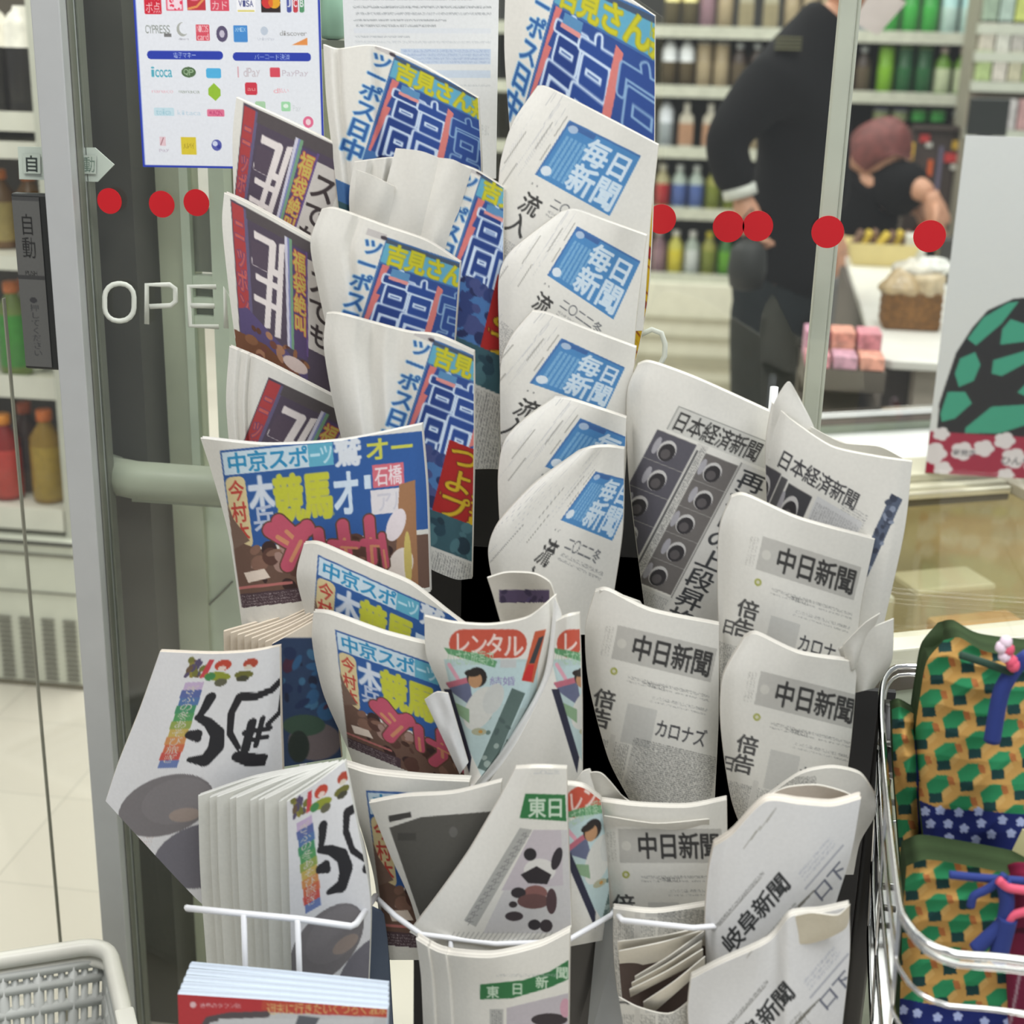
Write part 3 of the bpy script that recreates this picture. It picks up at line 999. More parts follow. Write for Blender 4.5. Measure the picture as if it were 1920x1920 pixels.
# ------------------------------------------------------------------ newspaper printing (each kind drawn once)
PW = NEWSPRINT
INK = (52, 52, 56)
GREY = (150, 148, 142)

# sports paper: blue headlines, yellow banner, red block
A_SPO = Canvas(260, 520, PW, 2, -20, -10)
a = A_SPO
a.rect(0, 0, 250, 330, (64, 112, 176))
a.rect(0, 0, 40, 300, PW)
a.text('ツーポス日中', 1, 14, 40, 262, (44, 98, 172), 3, (146, 190, 222), 2.0, vert=True)
a.rect(0, -6, 40, 10, (196, 192, 190)).ell(36, 4, 7, 5, (70, 64, 74))
a.rect(42, 4, 260, 60, (96, 176, 208))
a.rect(42, 4, 250, 14, (70, 86, 110))
a.text('吉見さん無', 50, 8, 245, 62, (214, 208, 40), 3, (178, 176, 44), 1.5)
a.rect(44, 64, 260, 228, (42, 74, 150))
a.poly([(48, 64), (62, 64), (52, 130), (60, 130), (48, 230), (44, 230)], (224, 120, 118))
a.char('高', 56, 62, 118, 236, (30, 58, 134), 2, (206, 222, 240), 4)
a.char('高', 104, 66, 166, 240, (36, 70, 152), 2, (206, 222, 240), 4)
a.poly([(160, 70), (172, 76), (166, 190), (154, 200)], (226, 128, 122))
a.rect(68, 66, 104, 84, (88, 146, 196)).rect(66, 84, 104, 92, (226, 150, 146))
a.char('宮', 168, 68, 240, 228, (40, 72, 150), 2, (140, 176, 214), 3)
a.blotch(60, 232, 140, 330, [(40, 56, 116), (60, 72, 130), (30, 40, 86)], 30, (6, 16))
a.rect(118, 200, 260, 336, (168, 26, 26))
a.text('つよプ', 124, 200, 176, 336, (206, 172, 30), 3, (120, 30, 20), 2, vert=True)
a.text('ロ連覇', 176, 196, 232, 336, (210, 170, 24), 3, (120, 30, 20), 2, vert=True)
a.rect(-20, 330, 260, 384, (48, 84, 96))
a.blotch(0, 336, 240, 380, [(30, 60, 76), (70, 110, 120), (24, 46, 60)], 30, (6, 16))
a.rect(-20, 384, 260, 520, (205, 204, 198))
a.body(-10, 388, 250, 515, (120, 120, 120), 4)
a.soft(1)

# evening paper: dark violet blocks with white heavy characters
A_DAI = Canvas(230, 320, PW, 2, -14, -10)
a = A_DAI
a.rect(-2, -4, 230, 320, (84, 74, 90))
a.rect(0, 0, 26, 300, (184, 62, 66))
a.text('ニッポン', 2, 20, 25, 210, (214, 96, 88), 3, (120, 70, 110), 1.5, vert=True)
a.rect(25, 0, 32, 300, (104, 96, 130))
a.rect(30, -4, 230, 16, (88, 82, 84))
a.char('ユ', 34, 12, 106, 112, (230, 222, 220), 5)
a.rect(38, 50, 74, 96, (88, 76, 92))
a.char('ニ', 34, 92, 106, 180, (230, 222, 220), 5)
a.poly([(78, 40), (90, 34), (72, 210), (58, 214)], (228, 220, 218)).poly([(100, 30), (112, 26), (96, 220), (82, 222)], (228, 220, 218))
a.rect(112, 10, 118, 230, (208, 206, 220)).rect(118, 10, 122, 230, (132, 138, 190)).rect(122, 10, 128, 230, (120, 164, 130))
a.rect(128, 20, 160, 240, (86, 70, 110))
a.text('福袋絶叫', 130, 24, 158, 190, (214, 190, 92), 3, (206, 96, 80), 1.5, vert=True)
a.rect(158, 18, 162, 230, (104, 80, 140))
a.rect(162, 30, 230, 210, (206, 200, 194))
a.text('スでも', 164, 40, 214, 200, (62, 54, 56), 4, vert=True)
a.poly([(0, 200), (20, 190), (160, 268), (160, 300), (0, 250)], (90, 78, 124))
a.poly([(-14, 250), (60, 250), (230, 330), (-14, 330)], (120, 74, 52))
a.blotch(20, 225, 160, 310, [(146, 96, 66), (96, 58, 46), (180, 130, 100), (120, 70, 60)], 26, (6, 16))
a.ell(130, 262, 30, 16, (214, 196, 190))
a.soft(1)

# local sports paper with light blue title strip
A_CHU = Canvas(420, 330, PW, 2, -20, -16)
a = A_CHU
a.rect(0, 0, 400, 190, (44, 92, 170))
a.rect(3, 4, 214, 46, (206, 224, 236)).rect(166, 4, 214, 46, (100, 186, 218))
a.text('中京スポ', 10, 5, 166, 45, (40, 148, 206), 4)
a.char('ー', 168, 5, 190, 45, (190, 226, 240), 3).char('ツ', 188, 5, 214, 45, (190, 226, 240), 3)
a.text('鷲', 216, 0, 268, 52, (222, 228, 236), 5, (170, 186, 214), 1)
a.text('オー', 276, 2, 372, 48, (222, 222, 84), 4)
a.round(2, 50, 40, 190, 12, (226, 208, 160))
a.text('今村本', 6, 56, 36, 180, (208, 66, 58), 3, vert=True)
a.char('木', 44, 52, 92, 122, (216, 224, 236), 6, (150, 176, 214), 1.5)
a.char('兵', 46, 108, 90, 160, (188, 198, 220), 4)
a.text('競馬', 92, 54, 206, 148, (216, 220, 60), 5, (206, 206, 90), 2)
a.char('オ', 206, 54, 262, 150, (212, 228, 244), 5).char('ー', 262, 40, 292, 130, (212, 228, 244), 5, ang=90)
a.rect(288, 54, 350, 98, (228, 112, 130)).text('石橋', 292, 56, 346, 96, (236, 222, 226), 2)
a.rect(282, 102, 372, 150, (226, 222, 226)).text('アル', 292, 104, 356, 148, (206, 204, 214), 2)
a.poly([(0, 150), (20, 180), (44, 192), (70, 200), (400, 200), (400, 340), (0, 340)], (112, 84, 72))
a.poly([(0, 96), (8, 130), (34, 176), (0, 190)], (126, 100, 88))
a.blotch(10, 190, 330, 320, [(70, 44, 38), (140, 104, 88), (90, 60, 52), (172, 140, 130), (58, 40, 40)], 46, (8, 22))
a.poly([(340, 96), (372, 90), (372, 320), (320, 320)], (170, 120, 84))
a.ell(330, 175, 18, 34, (230, 220, 224), 0.4).ell(336, 260, 26, 38, (232, 222, 214), 0.3).ell(352, 250, 8, 60, (216, 196, 110))
for pts, w in (([(78, 165), (110, 190), (150, 170)], 26), ([(96, 150), (130, 190), (104, 240)], 24), ([(150, 165), (112, 225)], 22),
               ([(172, 180), (176, 236)], 18), ([(222, 170), (226, 230), (206, 262)], 20), ([(196, 205), (248, 214)], 14),
               ([(276, 165), (278, 250)], 18), ([(262, 210), (300, 216)], 14), ([(300, 200), (306, 262)], 12)):
    a.stroke([(x, y - 6) for x, y in pts], w * 1.2 + 6, (96, 66, 54))
for pts, w in (([(78, 165), (110, 190), (150, 170)], 26), ([(96, 150), (130, 190), (104, 240)], 24), ([(150, 165), (112, 225)], 22),
               ([(172, 180), (176, 236)], 18), ([(222, 170), (226, 230), (206, 262)], 20), ([(196, 205), (248, 214)], 14),
               ([(276, 165), (278, 250)], 18), ([(262, 210), (300, 216)], 14), ([(300, 200), (306, 262)], 12)):
    a.stroke([(x, y - 6) for x, y in pts], w * 1.2, (210, 86, 112))
    a.stroke([((pts[0][0] * 1.6 + pts[1][0]) / 2.6, (pts[0][1] * 1.6 + pts[1][1]) / 2.6), pts[1]], w * 0.35, (226, 150, 110))
a.poly([(14, 240), (56, 236), (66, 256), (20, 262)], (236, 220, 206))
a.rect(0, 268, 110, 274, (200, 120, 116)).rect(0, 284, 130, 330, (78, 60, 68))
a.body(0, 288, 120, 326, (190, 180, 180), 6, 0.3, False)
a.soft(1)

# business daily: portrait rows and a big vertical headline
A_NIK = Canvas(320, 520, PW, 2, -60, -30)
a = A_NIK
a.rect(-2, -6, 200, 44, (206, 205, 199)).rect(-3, -7, 200, -5, (150, 150, 146)).rect(-3, -7, -1, 44, (150, 150, 146))
a.text('日本経済新聞', 2, -2, 176, 42, (62, 62, 62), 2)
def faces(x0, y0, x1, y1, n, bgc):
    a.rect(x0, y0, x1, y1, bgc)
    for i in range(n):
        cy = y0 + (y1 - y0) * (i + 0.5) / n
        h = (y1 - y0) / n
        a.rect(x0, cy - h / 2, x1, cy - h / 2 + 1.5, (150, 148, 144))
        cx = (x0 + x1) / 2 + (4 if i % 2 else -5)
        a.ell(cx, cy + h * 0.05, 17, h * 0.36, (204, 202, 200))
        a.ell(cx + 1, cy + h * 0.1, 15, h * 0.3, (52, 50, 54))
        a.ell(cx, cy + h * 0.16, 9, h * 0.17, (92, 88, 90))
        a.ell(cx - 22, cy, 6, h * 0.3, (170, 168, 174))
faces(-18, 50, 62, 350, 5, (92, 90, 100))
faces(84, 58, 150, 340, 5, (112, 108, 106))
a.rect(62, 46, 84, 360, (210, 208, 202)).rect(66, 60, 70, 350, (90, 90, 92)).body(72, 50, 82, 350, (110, 110, 110), 3)
a.rect(150, 50, 262, 460, (212, 210, 205))
a.rect(152, 50, 154, 420, (110, 108, 106))
a.text('再注目の上段昇格へ', 160, 56, 212, 440, (58, 60, 64), 2, vert=True)
a.poly([(-60, 340), (84, 340), (84, 480), (-60, 480)], (122, 128, 62))
a.rect(84, 344, 156, 480, (206, 205, 200)).body(88, 350, 152, 470, (140, 140, 138), 4)
a.soft(1)

A_NI2 = Canvas(320, 520, PW, 2, -60, -30)
a = A_NI2
a.text('日本経済新聞', 2, 0, 176, 38, (62, 62, 66), 2)
a.body(150, 30, 205, 60, (150, 150, 150), 5, .4, False)
faces(-20, 44, 20, 130, 1, (80, 78, 84))
faces(40, 52, 92, 140, 1, (70, 70, 74))
a.rect(22, 48, 36, 160, (90, 90, 92))
a.rect(100, 46, 200, 300, (212, 212, 212)).body(104, 56, 196, 290, (150, 150, 152), 5, .4)
a.poly([(228, -40), (252, -40), (250, 130), (226, 140)], (88, 98, 120)).blotch(228, -30, 250, 130, [(60, 66, 84), (140, 150, 170), (70, 78, 96)], 18, (4, 9))
a.soft(1)

# main regional daily
A_CHN = Canvas(330, 520, PW, 2, -90, -30)
a = A_CHN
a.rect(-8, 8, 186, 72, (190, 188, 182)).ell(6, 40, 9, 9, (206, 204, 196))
a.text('中日新聞', 26, 14, 182, 66, (56, 56, 56), 3)
a.body(-30, 14, -12, 70, (180, 178, 172), 6, 0.35)
a.ell(2, 94, 7, 7, (176, 180, 92)).ell(2, 94, 3.4, 3.4, (214, 212, 190))
a.body(30, 96, 190, 108, (140, 140, 138), 9, 0.35, False)
a.text('一本独立八', 60, 98, 104, 108, (110, 110, 110), 1)
a.body(80, 122, 190, 134, (150, 150, 148), 9, 0.3, False)
a.text('倍告', -26, 130, 16, 204, (80, 80, 80), 3, vert=True)
a.text('日', -46, 176, -20, 206, (90, 90, 90), 3)
a.rect(40, 146, 98, 220, (204, 203, 198))
a.text('カロナズ', 100, 160, 200, 196, (74, 74, 78), 2)
a.body(-60, 222, 60, 420, (128, 128, 126), 4.2, 0.5)
a.rect(20, 210, 30, 330, (212, 210, 204))
a.body(64, 206, 230, 420, (118, 118, 116), 3.6, 0.55, False)
a.poly([(70, 240), (76, 240), (40, 420), (34, 420)], (206, 204, 198))
a.soft(1)

# national daily with blue title box
A_MAI = Canvas(420, 480, PW, 2, -170, -90)
a = A_MAI
rg = np.random.default_rng(5)
for _ in range(46):
    x = rg.uniform(-165, -6)
    y = rg.uniform(-80, 300)
    a.stroke([(x, y), (x + rg.uniform(-1, 1), y + rg.uniform(30, 110))], rg.uniform(0.5, 1.4), (int(rg.uniform(186, 205)),) * 3)
for x, y, l in ((-8, -4, 46), (-6, 60, 34), (-26, 20, 60), (-40, 120, 50), (-60, 60, 70), (-84, 150, 60)):
    a.stroke([(x, y), (x, y + l)], 2.0, (160, 158, 152))
a.rect(0, 0, 150, 121, (74, 140, 204))
a.rect(0, 0, 60, 14, (62, 104, 170)).rect(0, 0, 150, 4, (66, 116, 182)).rect(0, 0, 4, 121, (66, 116, 182))
a.body(12, 30, 60, 112, (132, 184, 224), 9, 0.95)
a.text('毎日新聞', 0, 0, 0.1, 0.1, (0, 0, 0))
a.char('毎', 54, 8, 102, 62, (206, 222, 234), 5).char('日', 104, 10, 146, 62, (210, 224, 236), 5)
a.char('新', 54, 62, 102, 118, (206, 222, 234), 5).char('聞', 104, 62, 148, 118, (206, 222, 234), 5)
a.ell(16, 14, 10, 8, (170, 190, 214)).ell(14, 106, 10, 9, (214, 224, 232))
a.text('流入', 4, 150, 40, 226, (64, 64, 64), 3, vert=True)
a.text('・・', 0, 128, 20, 146, (120, 120, 120), 2)
a.text('二〇二二冬', 52, 138, 140, 158, (110, 112, 116), 2)
a.body(54, 162, 160, 172, (150, 150, 150), 7, 0.4, False)
a.body(-30, 236, 200, 380, (150, 150, 150), 4, 0.45)
a.rect(60, 178, 66, 380, PW)
a.soft(1)

# prefectural daily
A_GIF = Canvas(330, 330, (230, 230, 230), 2, -30, -110)
a = A_GIF
a.text('岐阜新聞', 2, 2, 176, 46, (54, 56, 58), 3)
a.body(4, -22, 150, -14, (130, 130, 128), 12, 0.5, False)
a.stroke([(20, -14), (140, -14)], 1.2, (150, 148, 144))
for x, l in ((150, 40), (172, 30), (196, 46), (216, 30)):
    a.stroke([(x, -80), (x + l, -84)], 1.6, (160, 158, 150))
a.rect(190, 66, 300, 70, (180, 182, 190))
a.text('口下', 196, 80, 276, 112, (112, 116, 132), 2)
a.body(200, 36, 290, 60, (176, 180, 192), 8, 0.35, False)
a.body(60, 70, 160, 160, (150, 150, 146), 6, 0.5, False)
for k in range(4):
    a.stroke([(120 + 14 * k, 80), (160 + 14 * k, 84)], 3, (120, 118, 110))
a.soft(1)

# leisure tabloid: red oval logo, a man in a white jacket on pale cyan
def leisure(S=2):
    a = Canvas(300, 380, PW, S, 790, 1120)
    a.poly([(832, 1236), (1010, 1236), (1006, 1300), (940, 1440), (905, 1460), (862, 1370)], (186, 206, 206))
    a.poly([(840, 1250), (1000, 1240), (990, 1330), (850, 1300)], (192, 214, 216))
    a.poly([(960, 1290), (985, 1300), (920, 1450), (895, 1440)], (92, 112, 108))
    a.blotch(900, 1330, 975, 1440, [(110, 130, 122), (80, 98, 96), (150, 166, 160)], 20, (3, 9))
    a.round(842, 1180, 988, 1234, 26, (212, 84, 64))
    a.char('レ', 850, 1182, 882, 1228, (236, 214, 206), 3).char('ン', 880, 1186, 914, 1230, (236, 214, 206), 3)
    a.char('タ', 910, 1186, 946, 1232, (236, 216, 208), 3).char('ル', 944, 1188, 982, 1234, (236, 214, 206), 3)
    a.poly([(832, 1214), (900, 1226), (932, 1240), (928, 1252), (840, 1226)], (100, 160, 112))
    a.text('小さな旅案内', 838, 1218, 926, 1248, (176, 206, 176), 0)
    a.poly([(1003, 1184), (1024, 1180), (1000, 1280), (978, 1276)], (210, 92, 60))
    a.poly([(1010, 1196), (1020, 1192), (1002, 1244), (992, 1244)], (60, 62, 66))
    a.poly([(990, 1246), (1002, 1246), (996, 1278), (978, 1276)], (212, 46, 44))
    a.rect(938, 1236, 968, 1252, (196, 200, 200)).text('結婚', 918, 1268, 966, 1286, (150, 140, 186), 1)
    a.stroke([(842, 1246), (858, 1272)], 7, (226, 170, 186))
    a.poly([(836, 1282), (880, 1272), (884, 1300), (892, 1330), (850, 1300)], (104, 110, 140))
    a.poly([(836, 1280), (876, 1270), (878, 1280), (842, 1290)], (200, 110, 130))
    a.ell(900, 1328, 26, 44, (214, 214, 208), 0.5).ell(925, 1310, 18, 30, (206, 208, 204), 0.4)
    a.ell(894, 1270, 19, 19, (40, 36, 36)).ell(891, 1275, 13, 15, (196, 148, 108)).ell(886, 1262, 15, 7, (44, 38, 36))
    a.poly([(838, 1310), (880, 1330), (880, 1356), (846, 1330)], (140, 170, 136))
    a.ell(898, 1372, 14, 7, (176, 176, 150)).ell(901, 1372, 4, 3, (206, 150, 70))
    a.poly([(832, 1292), (846, 1292), (884, 1420), (880, 1450)], (44, 46, 66))
    return a.soft(1)
A_LEI = leisure()
A_PUR = Canvas(160, 60, (206, 200, 188), 2, 910, 1070)
A_PUR.rect(936, 1106, 1030, 1160, (88, 74, 102)).blotch(940, 1108, 1030, 1150, [(70, 56, 96), (110, 92, 110), (84, 70, 110), (60, 50, 76)], 22, (3, 9)).soft(1)

# community paper: green title box and a black-and-white animal photo
A_TON = Canvas(340, 380, PW, 2, 750, 1420)
a = A_TON
a.poly([(985, 1488), (1060, 1490), (1062, 1540), (974, 1534)], (46, 122, 66))
a.text('東日', 990, 1494, 1058, 1534, (206, 222, 204), 3)
a.text('二〇二三', 1000, 1444, 1050, 1452, (180, 184, 190), 0)
a.poly([(975, 1552), (998, 1556), (892, 1738), (870, 1726)], (176, 176, 172))
for k in range(14):
    t = k / 13.0
    x, y = 983 - 104 * t, 1566 + 160 * t
    a.text('文', x - 6, y - 6, x + 8, y + 7, (128, 128, 128), 0, ang=-30)
a.poly([(1000, 1556), (1070, 1556), (1070, 1750), (905, 1750)], (206, 204, 204))
a.poly([(1000, 1556), (1052, 1556), (1056, 1660), (940, 1670)], (198, 190, 196))
a.ell(1012, 1632, 30, 22, (222, 220, 216))
a.ell(994, 1602, 12, 12, (44, 42, 46)).ell(1044, 1610, 9, 22, (50, 46, 52), 0.3)
a.poly([(976, 1640), (1006, 1624), (1034, 1640), (1026, 1658), (990, 1656)], (46, 42, 46))
a.ell(1004, 1674, 22, 14, (142, 96, 92)).ell(972, 1674, 14, 10, (52, 48, 52)).ell(1000, 1690, 30, 14, (110, 78, 76)).ell(962, 1696, 8, 6, (60, 54, 56))
a.ell(1034, 1690, 10, 24, (80, 60, 64)).ell(964, 1718, 17, 9, (66, 58, 62)).ell(1002, 1734, 12, 10, (52, 48, 52)).ell(1024, 1736, 12, 12, (58, 52, 56))
for k in range(24):
    x = 840 + k * 9.2
    a.stroke([(x, 1765 - 0.05 * k), (x + 12, 1748)], 1.6, (176, 176, 172))
a.soft(1)
A_TO2 = Canvas(330, 220, PW, 2, 780, 1730)
a = A_TO2
a.poly([(900, 1846), (980, 1838), (1030, 1822), (1066, 1800), (1066, 1836), (1030, 1852), (960, 1872), (900, 1874)], (46, 118, 66))
for ch, x, y in (('東', 912, 1848), ('日', 958, 1842), ('新', 1004, 1830), ('聞', 1042, 1812)):
    a.char(ch, x, y, x + 24, y + 24, (200, 218, 198), 3)
a.body(930, 1826, 1050, 1834, (180, 182, 182), 10, 0.3, False)
a.rect(918, 1892, 944, 1950, (186, 186, 182)).body(922, 1894, 940, 1940, (130, 130, 130), 4)
a.poly([(950, 1890), (1066, 1862), (1066, 1950), (950, 1950)], (190, 184, 190)).ell(1030, 1912, 34, 12, (60, 54, 58)).ell(1060, 1890, 10, 18, (206, 160, 176))
a.soft(1)

A_GRY = Canvas(280, 320, PW, 2, 680, 1460)
a = A_GRY
a.poly([(730, 1552), (790, 1532), (940, 1520), (930, 1600), (812, 1760), (795, 1740)], (92, 90, 86))
a.poly([(728, 1530), (770, 1522), (772, 1532), (730, 1542)], (72, 70, 68))
a.rect(746, 1562, 780, 1576, (76, 74, 70)).ell(850, 1560, 8, 10, (112, 110, 106)).soft(1)

# free paper with brush lettering, rainbow strip and grey photographs
A_FUU = Canvas(330, 480, (224, 224, 226), 2, -120, -20)
a = A_FUU
a.blotch(0, 0, 34, 34, [(120, 120, 60), (90, 80, 110), (150, 140, 60), (110, 90, 70)], 26, (3, 8))
a.poly([(36, 2), (46, 2), (40, 38), (28, 38)], (214, 70, 80))
a.ell(66, 14, 16, 11, (206, 70, 52)).ell(66, 20, 8, 5, (230, 210, 200)).ell(62, 36, 26, 9, (150, 160, 50), 0.1).ell(72, 48, 12, 8, (100, 100, 80)).ell(48, 36, 10, 8, (70, 140, 80))
a.ell(118, 12, 14, 10, (186, 70, 52)).ell(116, 20, 8, 5, (214, 206, 190)).ell(112, 34, 18, 8, (110, 110, 50)).ell(112, 42, 12, 6, (70, 70, 56))
for k, c in enumerate([(196, 176, 206), (92, 108, 170), (84, 120, 176), (70, 150, 104), (86, 160, 96), (150, 170, 84), (206, 180, 96), (222, 150, 90), (220, 110, 76), (214, 84, 76), (110, 130, 186)]):
    a.rect(4 - (2 if k % 2 else 0), 46 + k * 15.4, 40 + (k % 3), 46 + (k + 1) * 15.4, c)
for k in range(9):
    a.char('ぎふの冬あそび旅'[k % 8], 8, 52 + k * 17, 34, 70 + k * 17, (206, 200, 190), 1)
def fs(p, w, c):
    A_FUU.stroke(p, [q * 1.0 for q in w] if isinstance(w, list) else w * 1.15, c)
fs([(62, 78), (58, 98), (52, 116)], [21, 17, 12], (40, 40, 44))
fs([(50, 116), (74, 128), (98, 150), (104, 178), (92, 202), (60, 200)], [13, 18, 26, 31, 26, 10], (40, 40, 44))
fs([(44, 150), (58, 152), (64, 160)], [16, 23, 13], (42, 42, 46))
fs([(196, 10), (192, 40), (176, 66), (150, 78), (118, 78), (112, 110), (122, 150), (148, 180)], [9, 12, 14, 16, 17, 14, 12, 9], (38, 38, 42))
fs([(150, 196), (176, 204), (206, 206)], [20, 26, 24], (38, 38, 42))
fs([(158, 130), (162, 184)], 15, (40, 40, 44))
fs([(176, 122), (180, 176)], 9, (40, 40, 44))
fs([(150, 150), (196, 142)], 9, (40, 40, 44))
fs([(158, 166), (196, 160)], 8, (40, 40, 44))
fs([(196, 60), (206, 110), (190, 134)], 9, (40, 40, 44))
a.ell(44, 290, 88, 62, (126, 122, 124), -0.1).ell(62, 282, 66, 46, (132, 128, 130)).ell(86, 310, 30, 14, (160, 146, 138))
a.ell(150, 392, 96, 66, (118, 116, 124))
a.body(-60, 352, 40, 378, (206, 190, 186), 7, 0.4, False)
a.soft(1)

def aff(o, ex, ey, W=200., H=300.):
    o, ex, ey = np.array(o, float), np.array(ex, float), np.array(ey, float)
    return dict(quad=[o, o + ex * W, o + ex * W + ey * H, o + ey * H], cq=[(0, 0), (W, 0), (W, H), (0, H)])
ID = dict(quad=[(700, 1100), (1200, 1100), (1200, 1900), (700, 1900)], cq=[(700, 1100), (1200, 1100), (1200, 1900), (700, 1900)])
def idoff(dx, dy):
    q = [(700, 1100), (1200, 1100), (1200, 1900), (700, 1900)]
    return dict(quad=[(x + dx, y + dy) for x, y in q], cq=q)

def paper(label, group, top, right, left, bottom=None, Y0=2.0, **k):
    if bottom is None:
        bottom = [left[-1], right[-1]]
    o = sheet('newspaper', top, right, bottom, left, Y0, seed=len(label), **k)
    return tag(o, label, 'newspaper', group)
def page(parent, top, right, left, bottom=None, Y0=2.0, name='inner_page', **k):
    if bottom is None:
        bottom = [left[-1], right[-1]]
    k.setdefault('step', 4)
    k.setdefault('thick', 0.003)
    k.setdefault('layers', 1)
    return sheet(name, top, right, bottom, left, Y0, parent=parent, **k)

# ------------------------------------------------------------------ violet evening papers, left column
G = 'violet evening newspapers in the left column'
CQD = [(0, 0), (200, 0), (200, 220), (0, 220)]
paper('violet newspaper with heavy white characters, highest of the left column', G,
      [(443, 183), (530, 222), (650, 280)], [(650, 280), (640, 520)], [(443, 183), (436, 260), (440, 400), (450, 480)], Y0=2.27, bul=0.02, thick=0.012,
      art=A_DAI, quad=[(458, 198), (645, 286), (570, 480), (438, 400)], cq=CQD)
paper('violet newspaper with heavy white characters, second of the left column', G,
      [(420, 362), (470, 385), (620, 470)], [(620, 470), (640, 800)], [(420, 362), (417, 430), (436, 600), (460, 760)], Y0=2.225, bul=0.02, thick=0.02,
      art=A_DAI, quad=[(434, 378), (600, 468), (600, 730), (452, 640)], cq=[(0, 0), (190, 0), (190, 290), (0, 270)])
p = paper('violet newspaper with heavy white characters, lowest in the left column, page edges fanned', G,
      [(430, 650), (500, 680), (660, 762)], [(660, 762), (640, 960)], [(430, 650), (424, 760), (440, 940)], Y0=2.18, thick=0.014,
      prof=[(0, .03), (0.06, .022), (0.09, .028), (0.14, .016), (0.17, .022), (0.22, .006), (0.5, 0), (1, .02)],
      art=A_DAI, quad=[(504, 712), (690, 800), (590, 980), (430, 900)], cq=CQD)
# ------------------------------------------------------------------ blue and yellow sports papers
G = 'blue and yellow sports newspapers'
CQS = [(0, 0), (220, 0), (220, 420), (0, 420)]
b1 = paper('blue and yellow sports newspaper at the top left, in front of the white notice', G,
      [(606, 84), (634, 92), (700, 86), (780, 116), (896, 184)], [(896, 184), (902, 330), (898, 520)], [(606, 84), (612, 190), (625, 300), (650, 520)], Y0=2.245, thick=0.014,
      prof=[(0, .03), (0.05, .02), (0.09, .026), (0.12, .012), (0.27, .008), (0.31, .014), (0.36, .003), (0.6, 0), (0.85, .014), (1, .05)],
      art=A_SPO, quad=[(704, 84), (900, 180), (860, 600), (560, 478)], cq=CQS)
b2 = paper('blue and yellow sports newspaper with a fan of blank folded pages, beside the blue-titled stack', G,
      [(664, 304), (740, 296), (830, 302), (888, 318), (944, 352)], [(944, 352), (942, 600), (935, 880)], [(664, 304), (655, 390), (680, 640)], Y0=2.2, thick=0.012,
      prof=[(0, .035), (0.08, .02), (0.12, .03), (0.2, .012), (0.25, .022), (0.36, .004), (0.42, .016), (0.55, 0), (0.6, .008), (0.75, .003), (1, .03)],
      bottom=[(680, 640), (800, 860), (935, 880)],
      art=A_SPO, quad=[(868, 308), (1060, 396), (1000, 820), (722, 702)], cq=CQS)
page(b2, [(668, 318), (700, 330), (740, 350)], [(740, 350), (730, 480)], [(668, 318), (660, 460)], Y0=2.192, bul=.01)
page(b2, [(742, 278), (790, 284), (842, 304)], [(842, 304), (800, 480)], [(742, 278), (690, 470)], Y0=2.19, bul=.012)
page(b2, [(822, 296), (850, 300), (884, 318)], [(884, 318), (838, 470)], [(822, 296), (775, 470)], Y0=2.183, bul=.012)
b3 = paper('blue and yellow sports newspaper overlapping the violet papers, third down', G,
      [(603, 393), (630, 392), (720, 424), (800, 452), (862, 492)], [(862, 492), (852, 640), (850, 760)], [(603, 393), (582, 455), (596, 540), (640, 740)], Y0=2.15, thick=0.014,
      prof=[(0, .04), (0.06, .02), (0.2, .01), (0.26, .016), (0.32, .003), (0.6, 0), (1, .04)],
      art=A_SPO, quad=[(688, 432), (886, 500), (812, 900), (552, 826)], cq=CQS)
b4 = paper('blue and yellow sports newspaper lowest in its column, with crumpled blank top', G,
      [(612, 588), (640, 590), (760, 622), (820, 630), (888, 660)], [(888, 660), (888, 850), (884, 1085)], [(612, 588), (608, 660), (640, 820), (700, 960)], Y0=2.1, thick=0.014,
      bottom=[(700, 960), (780, 1050), (850, 1085), (884, 1085)],
      prof=[(0, .04), (0.08, .016), (0.2, .006), (0.3, .022), (0.4, .002), (0.5, .012), (0.62, 0), (0.85, .012), (1, .05)], crumple=0.006,
      art=A_SPO, quad=[(778, 622), (972, 700), (905, 1110), (640, 1010)], cq=CQS)
b0 = paper('blue and yellow sports newspaper behind the blue-titled stack, highest in the rack', G,
      [(948, -40), (1060, -46), (1150, -20), (1228, 30)], [(1228, 30), (1226, 300), (1214, 560), (1172, 760)], [(948, -40), (946, 100), (960, 300), (990, 760)], Y0=2.27, thick=0.014,
      prof=[(0, .04), (0.2, .014), (0.5, 0), (0.8, .01), (1, .03)],
      art=A_SPO, quad=[(1022, -66), (1246, 34), (1198, 620), (872, 420)], cq=[(0, 0), (220, 0), (220, 300), (0, 400)])
# ------------------------------------------------------------------ blue-titled national daily
G = 'blue-titled daily newspapers in the tall centre column'
CQM = [(0, 0), (150, 0), (150, 121), (0, 121)]
MP = [(0, .022), (0.12, .009), (0.35, 0), (0.7, .002), (1, .026)]
def mai(label, top, right, left, Y0, quad, **k):
    k.setdefault('prof', MP)
    return paper(label, G, top, right, left, Y0=Y0, art=A_MAI, quad=quad, cq=CQM, thick=0.014, **k)
mai('blue-titled daily newspaper, topmost of the tall centre column', [(1008, 162), (1030, 166), (1120, 212), (1234, 272)], [(1234, 272), (1218, 420), (1205, 620)],
    [(1008, 162), (962, 230), (938, 310), (934, 420), (936, 620)], 2.215, [(1068, 225), (1202, 292), (1143, 405), (1003, 327)])
mai('blue-titled daily newspaper, second from the top of the centre column', [(1052, 398), (1080, 394), (1140, 416), (1212, 442)], [(1212, 442), (1192, 600), (1180, 760)],
    [(1052, 398), (960, 470), (936, 520), (936, 620), (940, 800)], 2.18, [(1082, 424), (1201, 490), (1150, 599), (1026, 516)])
